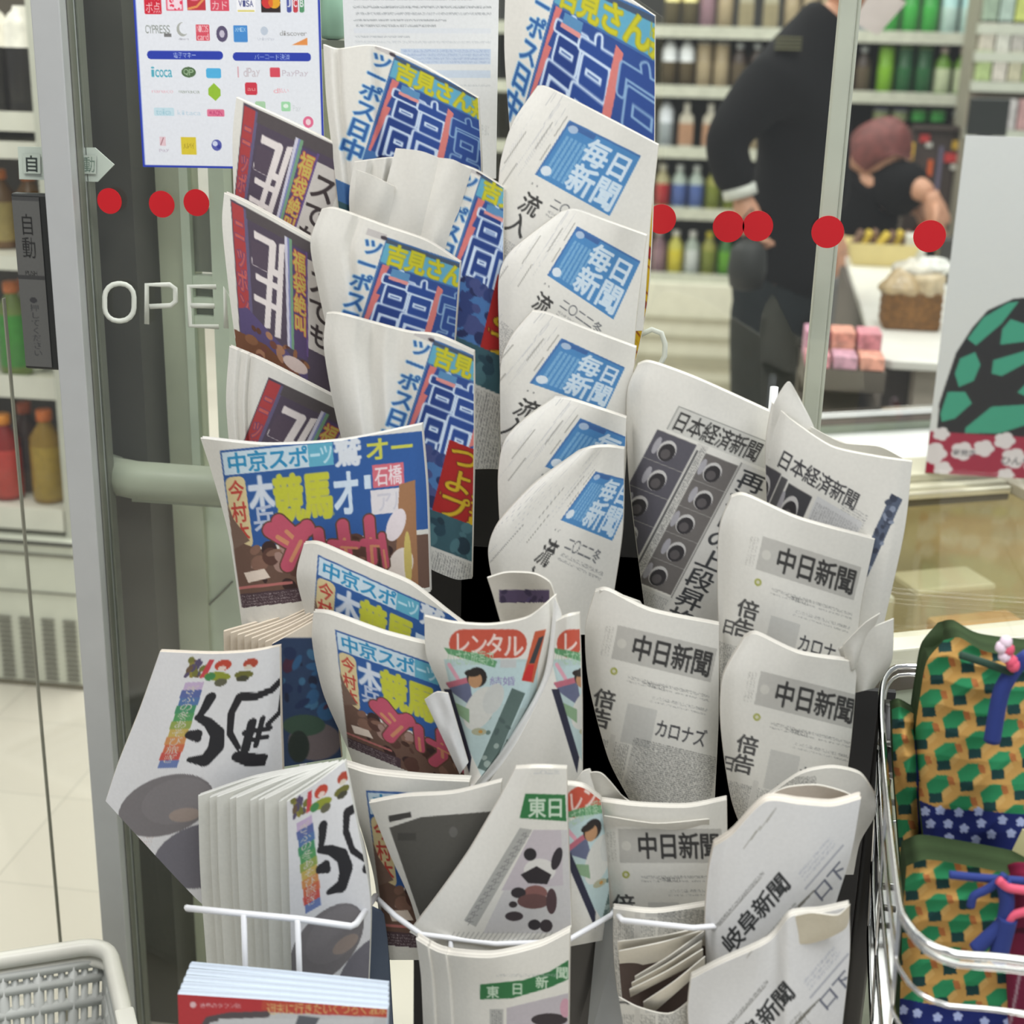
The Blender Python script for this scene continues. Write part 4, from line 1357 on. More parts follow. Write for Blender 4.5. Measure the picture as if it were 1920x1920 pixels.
mai('blue-titled daily newspaper, third from the top of the centre column', [(998, 584), (1030, 590), (1100, 618), (1192, 652)], [(1192, 652), (1180, 760), (1170, 900)],
    [(998, 584), (960, 630), (940, 680), (938, 780), (942, 930)], 2.145, [(1053, 634), (1172, 689), (1135, 768), (993, 718)])
mai('blue-titled daily newspaper, fourth from the top, mostly covered by the one below', [(1040, 746), (1070, 750), (1120, 766), (1174, 784)], [(1174, 784), (1170, 880), (1165, 1000)],
    [(1040, 746), (980, 790), (945, 830), (934, 900), (940, 1040)], 2.11, [(1088, 784), (1215, 836), (1160, 930), (1022, 875)])
mai('blue-titled daily newspaper, lowest of the tall centre column', [(1084, 848), (1110, 840), (1140, 838), (1170, 842)], [(1170, 842), (1166, 1000), (1138, 1190)],
    [(1084, 848), (1000, 910), (935, 980), (916, 1030), (924, 1090), (950, 1190)], 2.07, [(1117, 884), (1196, 905), (1148, 1014), (1051, 975)],
    prof=[(0, .024), (0.12, .01), (0.4, 0), (0.7, .006), (1, .04)])
# ------------------------------------------------------------------ business dailies
G = 'business newspapers with rows of portraits'
paper('business newspaper with rows of dark portraits, right of the centre column', G,
      [(1196, 684), (1222, 680), (1310, 712), (1442, 772)], [(1442, 772), (1440, 960), (1420, 1220)], [(1196, 684), (1176, 740), (1180, 900), (1214, 1180)], Y0=2.12, thick=0.014,
      prof=[(0, .05), (0.1, .014), (0.25, .002), (0.5, 0), (1, .04)], art=A_NIK, **aff((1272, 768), (.925, .37), (-.45, .86)))
n2 = paper('business newspaper curling open at its right end, upper right of the rack', G,
      [(1448, 756), (1490, 792), (1560, 838), (1640, 856), (1710, 866)], [(1710, 866), (1694, 1000), (1650, 1200)], [(1448, 756), (1436, 840), (1440, 1000), (1450, 1150)], Y0=2.07, thick=0.008,
      prof=[(0, .05), (0.12, .012), (0.4, 0), (0.75, -.02), (0.92, -.025), (1, -.015)], art=A_NI2, **aff((1466, 838), (.85, .50), (-.4, .91)))
page(n2, [(1450, 760), (1462, 736), (1480, 716), (1500, 748)], [(1500, 748), (1530, 812), (1540, 900)], [(1450, 760), (1440, 860)], Y0=2.085, bul=.01, name='back_page')
page(n2, [(1520, 800), (1580, 830), (1650, 838), (1704, 866)], [(1704, 866), (1700, 930)], [(1520, 800), (1530, 900)], Y0=2.11, bul=-.02, name='back_page')
# ------------------------------------------------------------------ regional dailies
G = 'regional daily newspapers in the right columns'
CP = [(0, .034), (0.1, .014), (0.25, .004), (0.5, 0), (0.8, .012), (1, .04)]
def chn(label, top, right, left, Y0, fr, **k):
    k.setdefault('prof', CP)
    k.setdefault('thick', 0.014)
    return paper(label, G, top, right, left, Y0=Y0, art=A_CHN, **fr, **k)
chn('grey regional newspaper, upper one of the far right column', [(1372, 932), (1400, 930), (1500, 974), (1640, 1012)], [(1640, 1012), (1612, 1150), (1600, 1330)],
    [(1372, 932), (1350, 990), (1346, 1090), (1352, 1330)], 2.01, aff((1440, 1000), (.95, .30), (-.22, .97)))
k2 = chn('grey regional newspaper, lower one of the far right column, crossing the one above', [(1396, 1196), (1420, 1190), (1500, 1226), (1608, 1242)], [(1608, 1242), (1594, 1400), (1570, 1580)],
    [(1396, 1196), (1356, 1270), (1352, 1360), (1372, 1500), (1410, 1600)], 1.95, aff((1436, 1252), (.96, .24), (-.2, .98)))
page(k2, [(1572, 1218), (1630, 1180), (1676, 1160)], [(1676, 1160), (1672, 1240), (1640, 1290)], [(1572, 1218), (1600, 1300)], bottom=[(1600, 1300), (1640, 1290)], Y0=1.975, bul=.02, name='back_page')
page(k2, [(1580, 1210), (1620, 1170), (1650, 1150)], [(1650, 1150), (1610, 1250)], [(1580, 1210), (1590, 1260)], Y0=1.965, bul=.01, name='back_page')
paper('grey rolled newspaper behind the two front white papers, curled round at its right end', G,
      [(1430, 1500), (1500, 1452), (1560, 1440), (1612, 1452), (1640, 1490)], [(1640, 1490), (1640, 1530), (1612, 1580), (1600, 1640)], [(1430, 1500), (1440, 1640)], Y0=1.9, bul=.04, uc=.4, thick=.01,
      art=A_CHN, **aff((1300, 1250), (1, 0), (0, 1)))
k3 = chn('grey regional newspaper left of the far right column', [(1116, 1110), (1140, 1108), (1220, 1146), (1348, 1172)], [(1348, 1172), (1346, 1350), (1338, 1530)],
    [(1116, 1110), (1098, 1180), (1104, 1280), (1140, 1420), (1180, 1500)], 1.99, aff((1168, 1166), (.96, .23), (-.2, .98)), bottom=[(1180, 1500), (1250, 1535), (1338, 1530)])
page(k3, [(1124, 1106), (1160, 1114), (1200, 1128)], [(1200, 1128), (1230, 1180)], [(1124, 1106), (1120, 1180)], Y0=2.0, name='back_page', bul=.01)
k4 = chn('grey regional newspaper lying flat-fronted below, with several folds along its top', [(1120, 1502), (1200, 1512), (1290, 1514), (1362, 1500)], [(1362, 1500), (1362, 1620), (1350, 1760)],
    [(1120, 1502), (1126, 1580), (1150, 1740)], 1.87, aff((1166, 1546), (1.0, .0), (.06, 1)), prof=[(0, .03), (0.15, .006), (0.4, 0), (0.8, .012), (1, .05)])
page(k4, [(1132, 1530), (1230, 1544), (1330, 1536)], [(1330, 1536), (1330, 1560)], [(1132, 1530), (1140, 1570)], Y0=1.864, name='fold', bul=.02)
page(k4, [(1096, 1450), (1130, 1452), (1180, 1510)], [(1180, 1510), (1240, 1530)], [(1096, 1450), (1110, 1540)], bottom=[(1110, 1540), (1240, 1530)], Y0=1.9, name='back_page', bul=.02)
page(k4, [(1060, 1500), (1090, 1450), (1106, 1442)], [(1106, 1442), (1130, 1500)], [(1060, 1500), (1076, 1560)], bottom=[(1076, 1560), (1130, 1500)], Y0=1.895, name='back_page', bul=.02)
k5 = chn('grey newspaper low in the rack with loose pages fanned open at its right', [(1150, 1704), (1230, 1712), (1340, 1696)], [(1340, 1696), (1340, 1800), (1330, 1960)],
    [(1150, 1704), (1152, 1800), (1170, 1960)], 1.8, aff((1170, 1500), (1, 0), (0, 1)), prof=[(0, .03), (0.3, 0), (1, .04)])
fan = k5
PAGE_C = (232, 226, 212)
for t, (x0, y0, x1, y1) in enumerate([(1158, 1772, 1330, 1742), (1160, 1790, 1332, 1746), (1190, 1838, 1320, 1752), (1184, 1850, 1316, 1770), (1180, 1862, 1318, 1786), (1206, 1886, 1322, 1800)]):
    page(fan, [(x0, y0 - 6), ((x0 + x1) / 2, (y0 + y1) / 2 - 2), (x1, y1 - 6)], [(x1, y1 - 6), (x1, y1 + 8 + (30 if t < 2 else 6))], [(x0, y0 - 6), (x0 + 2, y0 + 8 + (20 if t in (0, 1, 5) else 0))], Y0=1.775 - 0.008 * t, name='loose_page', bul=.02, paper=PAGE_C if t != 2 else (226, 224, 218))
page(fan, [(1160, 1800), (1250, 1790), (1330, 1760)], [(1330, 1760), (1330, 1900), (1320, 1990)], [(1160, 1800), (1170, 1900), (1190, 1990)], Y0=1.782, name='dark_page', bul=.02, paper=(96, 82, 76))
page(fan, [(1160, 1870), (1200, 1890), (1260, 1900), (1320, 1850)], [(1320, 1850), (1320, 1990)], [(1160, 1870), (1180, 1990)], Y0=1.735, name='front_page', bul=.03, art=A_CHN, step=2, **aff((1170, 1680), (1, 0), (0, 1)))
# ------------------------------------------------------------------ prefectural dailies at the front
G = 'white prefectural newspapers at the lower right'
l1 = paper('white folded newspaper with slanted black title, upper of two at the lower right', G,
      [(1338, 1588), (1372, 1566), (1434, 1504), (1500, 1508), (1560, 1512), (1614, 1498)], [(1614, 1498), (1596, 1600), (1560, 1720), (1540, 1840)], [(1338, 1588), (1328, 1640), (1322, 1740), (1330, 1900)], Y0=1.74, thick=.02,
      prof=[(0, .035), (0.1, .012), (0.3, 0), (0.7, .006), (1, .05)], art=A_GIF, **aff((1344, 1762), (.655, -.755), (.6, .72)), rim=(226, 218, 206))
page(l1, [(1372, 1566), (1420, 1508), (1470, 1478), (1530, 1472), (1580, 1484), (1612, 1500)], [(1612, 1500), (1600, 1530)], [(1372, 1566), (1380, 1590)], bottom=[(1380, 1590), (1500, 1560), (1600, 1530)], Y0=1.80, bul=.01, name='back_page', paper=(226, 216, 204), step=2)
page(l1, [(1342, 1584), (1376, 1552), (1420, 1510), (1440, 1504)], [(1440, 1504), (1452, 1530)], [(1342, 1584), (1352, 1600)], Y0=1.765, bul=.01, name='fold', paper=(218, 204, 182), step=2)
l2 = paper('white folded newspaper with slanted black title, lower of two, cut by the bottom edge', G,
      [(1296, 1838), (1350, 1810), (1440, 1768), (1482, 1720), (1540, 1712), (1592, 1700)], [(1592, 1700), (1592, 1800), (1570, 2000)], [(1296, 1836), (1290, 1900), (1300, 2000)], Y0=1.69, thick=.016, crumple=.004,
      prof=[(0, .03), (0.15, .008), (0.4, 0), (0.55, .012), (0.65, .002), (0.8, .02), (1, .05)], art=A_GIF, **aff((1352, 1966), (.655, -.755), (.62, .72)))
page(l2, [(1476, 1722), (1520, 1712), (1570, 1716), (1594, 1696)], [(1594, 1696), (1586, 1740), (1530, 1770)], [(1476, 1722), (1470, 1770)], bottom=[(1470, 1770), (1530, 1770)], Y0=1.688, bul=.02, name='fold', paper=(220, 212, 192), step=2)
# ------------------------------------------------------------------ local sports paper with light blue title
G = 'local sports newspapers with light blue title strips'
CQC = [(0, 0), (390, 0), (390, 300), (0, 300)]
c1 = paper('local sports newspaper with light blue title, opened wide at the left, largest of its kind', G,
      [(376, 822), (500, 834), (640, 826), (790, 796)], [(790, 796), (800, 920), (806, 1110)], [(376, 822), (398, 890), (430, 1010), (456, 1190)], Y0=2.04, thick=.014,
      prof=[(0, .04), (0.12, .012), (0.4, 0), (0.8, -.008), (0.93, .004), (1, .03)], art=A_CHU, quad=[(412, 845), (793, 808), (800, 1090), (452, 1128)], cq=CQC, rim=(236, 234, 228))
c2 = paper('local sports newspaper with light blue title, middle one of three', G,
      [(570, 1020), (600, 1022), (700, 1066), (770, 1096), (840, 1150), (880, 1180)], [(880, 1180), (880, 1330)], [(570, 1020), (556, 1080), (572, 1150), (610, 1300)], Y0=1.985, thick=.014,
      prof=[(0, .05), (0.12, .014), (0.4, 0), (1, .03)], art=A_CHU, quad=[(596, 1040), (940, 1196), (922, 1424), (580, 1276)], cq=CQC)
c3 = paper('local sports newspaper with light blue title, lower one showing large pink lettering', G,
      [(588, 1148), (620, 1152), (720, 1188), (830, 1216), (900, 1240)], [(900, 1240), (880, 1480)], [(588, 1148), (584, 1200), (606, 1300), (650, 1400), (668, 1450)], Y0=1.945, thick=.014,
      bottom=[(668, 1450), (760, 1470), (880, 1480)],
      prof=[(0, .05), (0.1, .016), (0.4, 0), (1, .03)], art=A_CHU, quad=[(628, 1180), (1000, 1310), (968, 1520), (652, 1392)], cq=CQC)
c4 = paper('local sports newspaper mostly hidden behind the grey-fronted page', G,
      [(644, 1436), (700, 1452), (800, 1462), (880, 1466)], [(880, 1466), (860, 1640), (850, 1800)], [(644, 1436), (660, 1500), (700, 1640), (720, 1800)], Y0=1.875, thick=.02,
      prof=[(0, .03), (0.15, .006), (0.5, 0), (1, .02)], art=A_CHU, quad=[(686, 1482), (1060, 1500), (1080, 1790), (722, 1760)], cq=CQC)
# stack seen from its folded ends, left of the middle sports paper
GS_ = 'sheaf of folded newspapers above the brush-lettered papers'
DK = Canvas(160, 280, (40, 60, 96), 1, 500, 1150)
DK.rect(500, 1150, 640, 1196, (226, 216, 200)).blotch(520, 1214, 650, 1340, [(30, 46, 84), (46, 92, 140), (28, 36, 60), (70, 40, 60), (60, 110, 150)], 34, (6, 18))
DK.ell(590, 1390, 50, 36, (112, 102, 104)).ell(570, 1360, 40, 20, (60, 84, 70)).ell(560, 1400, 20, 30, (40, 50, 46)).soft(2)
DKQ = dict(quad=[(500, 1150), (660, 1150), (660, 1430), (500, 1430)], cq=[(500, 1150), (660, 1150), (660, 1430), (500, 1430)])
for k in range(8):
    f = 7 - k
    dx, dy = -13 * f, -3.4 * f
    o = paper('folded newspaper standing in the sheaf, only its pale fold showing' if f else 'dark blue-fronted newspaper at the front of the sheaf, behind the brush-lettered paper', GS_,
          [(510 + dx, 1208 + dy - (3 if f % 2 else 0)), (560 + dx * .55, 1180 + dy), (612 + dx * .3, 1150 + dy)], [(612 + dx * .3, 1150 + dy), (640, 1420)], [(510 + dx, 1208 + dy), (516 + dx, 1440)],
          Y0=1.99 + 0.012 * f, prof=[(0, .0), (1, .008)], thick=.0085, layers=2, step=3 if f else 2, rim=(240, 226, 206),
          paper=(226, 214, 196), art=None if f else DK, crumple=0, **({} if f else DKQ))
# ------------------------------------------------------------------ leisure tabloids, centre
G = 'leisure tabloids with red oval logos'
y0 = paper('rolled tabloid with a violet inner page, curling above the leisure tabloid', G,
      [(914, 1084), (950, 1074), (1000, 1076), (1030, 1092), (1040, 1118)], [(1040, 1118), (1036, 1150), (1000, 1176)], [(914, 1084), (926, 1120), (940, 1170)], bottom=[(940, 1170), (1000, 1176)], Y0=1.99, bul=-.01, thick=.005, paper=(224, 218, 206),
      art=A_PUR, **ID)
y1 = paper('leisure tabloid with red oval logo and man in white jacket, left of two', G,
      [(796, 1156), (850, 1168), (920, 1172), (990, 1158), (1042, 1116)], [(1042, 1116), (1046, 1180), (1010, 1290), (950, 1400), (880, 1486)], [(796, 1156), (800, 1230), (830, 1300), (866, 1420), (872, 1484)], bottom=[(872, 1484), (880, 1486)], Y0=1.915, thick=.008,
      prof=[(0, .03), (0.2, .006), (0.5, 0), (0.85, -.01), (1, .01)], art=A_LEI, **ID)
page(y1, [(1040, 1120), (1052, 1150), (1056, 1180)], [(1056, 1180), (1030, 1290), (960, 1420), (900, 1482)], [(1040, 1120), (1018, 1270), (950, 1390), (872, 1486)], bottom=[(872, 1486), (900, 1482)], Y0=1.905, name='white_fold', bul=.006, step=2.5, paper=(232, 232, 230))
page(y1, [(796, 1312), (818, 1298), (840, 1300)], [(840, 1300), (878, 1430)], [(796, 1312), (862, 1452)], Y0=1.91, name='turned_corner', bul=.005, step=2.5, paper=(224, 224, 224))
y2 = paper('leisure tabloid with red oval logo, right one showing only a narrow strip', G,
      [(1040, 1166), (1064, 1156), (1086, 1152)], [(1086, 1152), (1090, 1300), (1092, 1520)], [(1040, 1166), (1034, 1260), (970, 1390), (900, 1490)], bottom=[(900, 1490), (1000, 1520), (1092, 1520)], Y0=1.895, thick=.012,
      prof=[(0, .012), (0.5, 0), (0.85, .012), (1, .04)], art=A_LEI, **idoff(202, 0))
y3 = paper('leisure tabloid low in the rack, squeezed behind the panda-photo paper', G,
      [(1030, 1470), (1090, 1476), (1126, 1500)], [(1126, 1500), (1138, 1600), (1146, 1760)], [(1030, 1470), (1030, 1600), (1040, 1780)], Y0=1.84, thick=.014,
      prof=[(0, .0), (0.6, 0), (1, .05)], art=A_LEI, **aff((1036, 1486), (.9, -.42), (.1, 1)) | dict(cq=[(822, 1170), (1022, 1170), (1022, 1470), (822, 1470)]))
# ------------------------------------------------------------------ grey-fronted page and community papers
paper('newspaper with a dark grey picture and white margin, left of the panda-photo paper', 'newspapers at the rack foot',
      [(692, 1506), (760, 1494), (850, 1488), (940, 1466)], [(940, 1466), (930, 1620), (900, 1800)], [(692, 1506), (730, 1600), (770, 1690), (800, 1800)], Y0=1.84, bul=.02, uc=.6, thick=.012, art=A_GRY, **ID)
G = 'community newspapers with green title boxes'
t1 = paper('community newspaper with green title box and panda photo, twisted diagonally', G,
      [(966, 1442), (1010, 1440), (1062, 1442)], [(1062, 1442), (1064, 1560), (1072, 1740)], [(966, 1442), (930, 1510), (880, 1596), (820, 1680), (768, 1748)], bottom=[(768, 1748), (830, 1782), (920, 1788), (1010, 1768), (1072, 1740)], Y0=1.785, thick=.012,
      prof=[(0, .02), (0.3, 0), (0.7, 0.004), (1, .04)], art=A_TON, **ID)
t2 = paper('community newspaper with a curved green title strip, at the bottom centre', G,
      [(780, 1762), (830, 1788), (920, 1796), (1010, 1776), (1068, 1748)], [(1068, 1748), (1066, 1840), (1064, 2000)], [(780, 1762), (790, 1840), (796, 2000)], Y0=1.72, thick=.018,
      prof=[(0, .045), (0.08, .03), (0.1, .034), (0.2, .018), (0.22, .021), (0.35, .004), (0.6, 0), (1, .035)], art=A_TO2, **ID)
# ------------------------------------------------------------------ brush-lettered free papers
G = 'brush-lettered free papers at the lower left'
paper('brush-lettered white paper with a rainbow strip, fanned out to the left', G,
      [(300, 1222), (400, 1226), (470, 1222), (524, 1212)], [(524, 1212), (526, 1340), (530, 1520), (520, 1720)], [(300, 1222), (262, 1330), (222, 1430), (198, 1502)], bottom=[(198, 1502), (260, 1570), (380, 1696), (440, 1720), (520, 1720)], Y0=1.9, thick=.01,
      prof=[(0, .02), (0.3, .002), (0.7, 0), (0.9, .012), (1, .04)], art=A_FUU, **aff((358, 1236), (.98, -.03), (-.31, .95)), rim=(236, 226, 210))
N = 10
for k in range(N):
    f = N - 1 - k
    jt = (0, 3, -5, 2, 5, -3, 4, -2, 3, 0)[f]
    dx, dy = -18.5 * f + jt, -1.2 * f + jt * .5
    isf = f == 0
    paper('brush-lettered white paper with rainbow strip, front of the stack in the wire pocket' if isf else 'white folded paper in the stack in the wire pocket, only its fold showing',
          G, [(538 + dx, 1504 + dy), (590 + dx * .7, 1470 - 1.2 * f), (646 + dx * .35, 1428 + 1.0 * f)], [(646 + dx * .35, 1428 + 1.0 * f), (672, 1560), (694, 1690), (690, 1860)], [(538 + dx, 1504 + dy), (542 + dx, 1640), (548 + dx * .94, 1860)],
          Y0=1.76 + 0.0125 * f, thick=.0095, layers=3, step=1.8 if isf else 2.6, prof=[(0, 0), (0.4, 0), (0.7, .008), (1, .025)],
          art=A_FUU if isf else None, crumple=0, rim=(226, 226, 220), paper=(222, 222, 214), **(aff((548, 1500), (.80, -.46), (.1, 1.0)) if isf else {}))
# ------------------------------------------------------------------ posters on the glass
cv = Canvas(356, 380, (226, 229, 236), 3)
a = cv
BLU = (48, 66, 170)
a.rect(0, 0, 4, 380, BLU).rect(352, 0, 356, 380, BLU).rect(0, 376, 356, 380, BLU)
a.rect(4, 0, 6, 376, (190, 200, 236))
def red(x0, y0, x1, y1, c=(206, 44, 62), t=None):
    a.round(x0, y0, x1, y1, 2, c)
    if t:
        for k, w in enumerate(t):
            h = (y1 - y0) / len(t)
            a.text(w, x0 + 2, y0 + h * k + 1, x1 - 2, y0 + h * (k + 1) - 1, (240, 196, 200), 1)
    return a
red(21, 40, 54, 88, t=['大特', 'ポ点'])
a.round(63, 40, 96, 82, 2, (226, 120, 140)).round(66, 42, 93, 79, 2, (240, 214, 222)).blotch(66, 62, 93, 80, [(226, 60, 90)], 8, (2, 4))
a.rect(104, 40, 139, 81, (190, 60, 70)).ell(118, 52, 14, 12, (226, 120, 140)).stroke([(106, 78), (122, 74), (138, 58)], 4, (226, 150, 90))
red(148, 40, 184, 82, (214, 80, 100), ['楽天', 'カド'])
a.round(198, 40, 234, 84, 2, (240, 240, 244)).text('VISA', 202, 62, 230, 74, (70, 76, 130), 2).rect(200, 80, 232, 83, (220, 206, 110))
a.rect(245, 40, 281, 84, (52, 44, 44)).ell(257, 66, 11, 11, (206, 60, 60)).ell(270, 66, 11, 11, (226, 166, 50)).ell(263.5, 66, 4, 9, (220, 110, 50))
for x, c in ((293, (80, 90, 160)), (305, (196, 70, 80)), (317, (90, 150, 110))):
    a.round(x, 42, x + 9, 84, 3, c)
    a.text('J' if x == 293 else 'C' if x == 305 else 'B', x + 1, 60, x + 8, 74, (236, 236, 240), 2)
a.text('CYPRESS', 20, 108, 68, 124, (140, 146, 140), 1).rect(56, 124, 70, 130, (120, 120, 120))
a.ell(92, 116, 11, 13, (170, 172, 166)).ell(96, 114, 10, 11, (226, 229, 236)).text('diners', 84, 132, 104, 136, (170, 170, 180), 0)
red(118, 107, 144, 137, (214, 84, 100), ['NICOS', 'card'])
a.ell(168, 124, 11, 15, (92, 84, 112)).ell(168, 124, 5, 7, (196, 190, 206))
a.round(190, 108, 217, 139, 2, (74, 140, 206)).text('AMEX', 193, 112, 214, 120, (170, 206, 236), 1)
a.ell(249, 118, 7, 8, (190, 200, 214)).text('UnionPay', 236, 130, 268, 136, (190, 194, 206), 0)
a.text('discover', 278, 117, 330, 127, (150, 150, 150), 1).poly([(300, 144), (330, 130), (330, 144)], (226, 146, 80))
a.round(21, 156, 168, 172, 7, BLU).text('電子マネー', 72, 158, 116, 170, (170, 186, 230), 1)
a.round(187, 158, 336, 174, 7, BLU).text('バーコード決済', 228, 160, 296, 172, (160, 178, 230), 1)
a.text('icoca', 26, 184, 68, 206, (86, 170, 190), 2).ell(100, 196, 14, 10, (84, 110, 76)).text('QP', 90, 190, 110, 202, (160, 186, 150), 2)
a.round(134, 188, 163, 207, 4, (84, 176, 222))
a.text('nanaco', 26, 228, 68, 236, (226, 186, 196), 1).text('manaca', 78, 228, 120, 236, (160, 168, 160), 1)
a.poly([(148, 216), (160, 228), (160, 240), (150, 250), (136, 238), (137, 226)], (150, 190, 60))
a.round(28, 264, 68, 280, 3, (196, 220, 230)).text('toica', 32, 266, 62, 278, (160, 200, 214), 1).text('kitaca', 74, 268, 120, 278, (190, 210, 224), 1)
a.round(132, 266, 166, 280, 3, (222, 120, 150)).text('WAON', 136, 268, 162, 278, (190, 60, 110), 1)
a.rect(36, 320, 48, 338, (226, 196, 204)).stroke([(44, 322), (38, 336)], 1.5, (150, 90, 100)).text('pay', 34, 342, 54, 350, (190, 180, 196), 0)
a.round(78, 320, 108, 354, 1, (216, 196, 60)).text('メルペイ', 82, 330, 104, 344, (150, 130, 40), 1)
a.ell(148, 335, 10, 11, (90, 96, 170)).ell(145, 332, 5, 5, (206, 212, 236)).ell(152, 338, 3.5, 4, (60, 66, 150))
a.stroke([(196, 186), (196, 204)], 3, (214, 170, 180)).text('dPay', 206, 186, 238, 204, (200, 190, 196), 1)
red(257, 186, 276, 204, (214, 80, 96)).text('PayPay', 280, 190, 330, 202, (196, 186, 196), 1)
a.round(208, 214, 231, 238, 4, (204, 62, 78)).text('au', 212, 222, 228, 230, (226, 150, 150), 1)
a.text('d払い', 262, 224, 292, 234, (230, 170, 180), 1)
a.round(226, 250, 246, 266, 3, (170, 206, 170))
a.round(276, 250, 294, 268, 3, (160, 214, 170)).ell(285, 258, 5, 4, (226, 240, 228)).text('Pay', 298, 256, 314, 268, (206, 210, 216), 1)
a.ell(327, 288, 10, 11, (222, 110, 146)).ell(327, 288, 5, 6, (236, 206, 214)).soft(1)
po = flat_sheet('payment_poster', [(246, -64), (598, -64), (609, 319), (268, 313)], cv, PRINT, GY - 0.006, 0.0012, 1.3, (226, 228, 234))
tag(po, 'white blue-bordered payment poster covered in card and phone-pay logos on the glass', 'poster')
cv = Canvas(300, 395, (222, 224, 226), 2)
a = cv
for y, x0, x1, c in [(48, 20, 286, 150), (58, 20, 250, 170), (72, 20, 286, 140), (84, 24, 286, 160), (96, 20, 200, 150), (106, 24, 180, 150), (116, 24, 150, 180), (126, 22, 130, 176), (136, 20, 286, 196), (160, 60, 286, 178), (168, 40, 200, 180), (200, 120, 286, 190), (216, 150, 286, 196)]:
    a.body(x0, y, x1, y + 6, (c, c + 4, c + 8), 6, 0.62, False)
a.rect(110, 150, 286, 178, (196, 208, 226)).body(112, 152, 284, 176, (160, 176, 206), 7, 0.5, False)
a.rect(150, 190, 286, 204, (200, 212, 228)).rect(20, 112, 286, 122, (216, 220, 226))
a.body(264, 292, 284, 312, (190, 194, 196), 6, .5).soft(1)
no = flat_sheet('notice_sheet', [(640, -64), (936, -64), (930, 335), (656, 333)], cv, PRINT, GY - 0.006, 0.001, 1.8, (222, 224, 226))
tag(no, 'white printed notice with lines of small grey text taped to the glass', 'notice')
vb = MB().lathe([(.013, 0), (.014, .004), (.014, .05), (.012, .06), (.006, .066), (.006, .075)], n=14)
bx = onY((624, 72), GY + .06)
for p in [(bx[0], bx[1], bx[2])]:
    vb = MB().lathe([(.006, -.002), (.013, 0), (.0145, .004), (.0145, .05), (.012, .062), (.006, .07), (.006, .08)], c=p, n=14)
tag(build('spray_bottle', vb, mat('mint_plastic', (150, 186, 166), 0.35)), 'mint plastic bottle behind the glass between poster and notice', 'bottle')
struct(build('trim_7', MB().box((bx[0] - .03, GY + .03, bx[2] - .012), (bx[0] + .05, WY + .08, bx[2] - .002)), mat('grey_gap', (128, 130, 118))))

# ------------------------------------------------------------------ newspaper rack
BP = 1.672
rk = empty('newspaper_rack', (0, 1.5, 0), 'free-standing white wire newspaper rack with a dark back, filled with newspapers', 'rack')
DARKB = mat('rack_dark_back', (30, 29, 30), 0.7)
rb = MB().box((XY(1500, 1100, BP), BP, .06), (XY(1668, 1400, BP), BP + .01, ZY(1640, 1296, BP)))
rb.box((XY(778, 1100, BP), BP, .06), (XY(1600, 1100, BP), BP + .012, ZY(1250, 1050, BP)))
rb.box((XY(868, 900, BP), BP, .06), (XY(1560, 1100, BP), BP + .011, ZY(1250, 842, BP)))
build('back_panel', rb, DARKB, rk)
def wire(name, pts, r=.0026, parent=rk, m=WIRE_W, closed=False, extra=()):
    mb = MB().tube([V(p) for p in pts], r, 8, 0, closed)
    for e in extra:
        mb.tube([V(p) for p in e], r * .9, 8)
    return build(name, mb, m, parent)
Yp = 1.205
w1 = [onY(p, y) for p, y in (((350, 1701), Yp + .11), ((352, 1703), Yp), ((455, 1713), Yp - .004), ((560, 1723), Yp - .004), ((658, 1737), Yp + .002), ((668, 1732), Yp + .012), ((704, 1680), Yp + .1))]
wire('pocket', w1, .0034, extra=[[onY((457, 1714), Yp - .006), onY((464, 1960), Yp - .006)], [onY((558, 1724), Yp - .006), onY((566, 1960), Yp - .006)]])
w2 = [onY(p, y) for p, y in (((704, 1682), 1.31), ((742, 1718), 1.275), ((790, 1752), 1.262), ((930, 1770), 1.262), ((1060, 1766), 1.262), ((1146, 1716), 1.30), ((1152, 1706), 1.33))]
wire('pocket', w2, .003, extra=[[onY((845, 1762), 1.262), onY((850, 1960), 1.262)]])
w3 = [onY(p, y) for p, y in (((1150, 1706), 1.33), ((1168, 1726), 1.24), ((1300, 1740), 1.235), ((1420, 1730), 1.24), ((1440, 1700), 1.33))]
wire('pocket', w3, .003)
for xs, y, Y in (((1190, 1500), 1470, 1.36), ((1180, 1640), 1180, 1.47), ((920, 1180), 1010, 1.5), ((430, 800), 1120, 1.46), ((600, 900), 1250, 1.42)):
    c0, c1 = onY((xs[0], y), 1.6), onY((xs[1], y), 1.6)
    f0, f1 = onY((xs[0] + 30, y + 130), Y + .04), onY((xs[1] - 30, y + 130), Y + .04)
    c0[2], c1[2] = f0[2], f1[2]
gx0, gx1 = XY(420, 1100, 1.64), XY(1600, 1100, 1.64)
fr = MB()
for x in (XY(560, 1100, 1.69), XY(1000, 1100, 1.69), XY(1420, 1100, 1.69)):
    fr.tube([(x, 1.69, .03), (x, 1.69, ZY(1000, 700, 1.69) if x > -.2 else ZY(560, 1000, 1.69))], .005, 8)
fr.tube([(XY(560, 1500, 1.69), 1.69, .3), (XY(1420, 1500, 1.69), 1.69, .3)], .005, 8)
for x in (XY(560, 1100, 1.69), XY(1420, 1100, 1.69)):
    fr.tube([(x, 1.69, .03), (x, 1.1, .03)], .006, 8)
    fr.tube([(x, 1.1, .0), (x, 1.1, .034)], .008, 8)
    fr.tube([(x, 1.69, .0), (x, 1.69, .034)], .008, 8)
build('frame', fr, WIRE_W, rk)
sp = MB()
q = [onY(p, y) for p, y in (((1120, 1730), 1.335), ((1168, 1722), 1.30), ((1180, 1985), 1.27), ((1096, 1985), 1.30))]
sp.prism([V(p) for p in q[::-1]], (0, .004, 0))
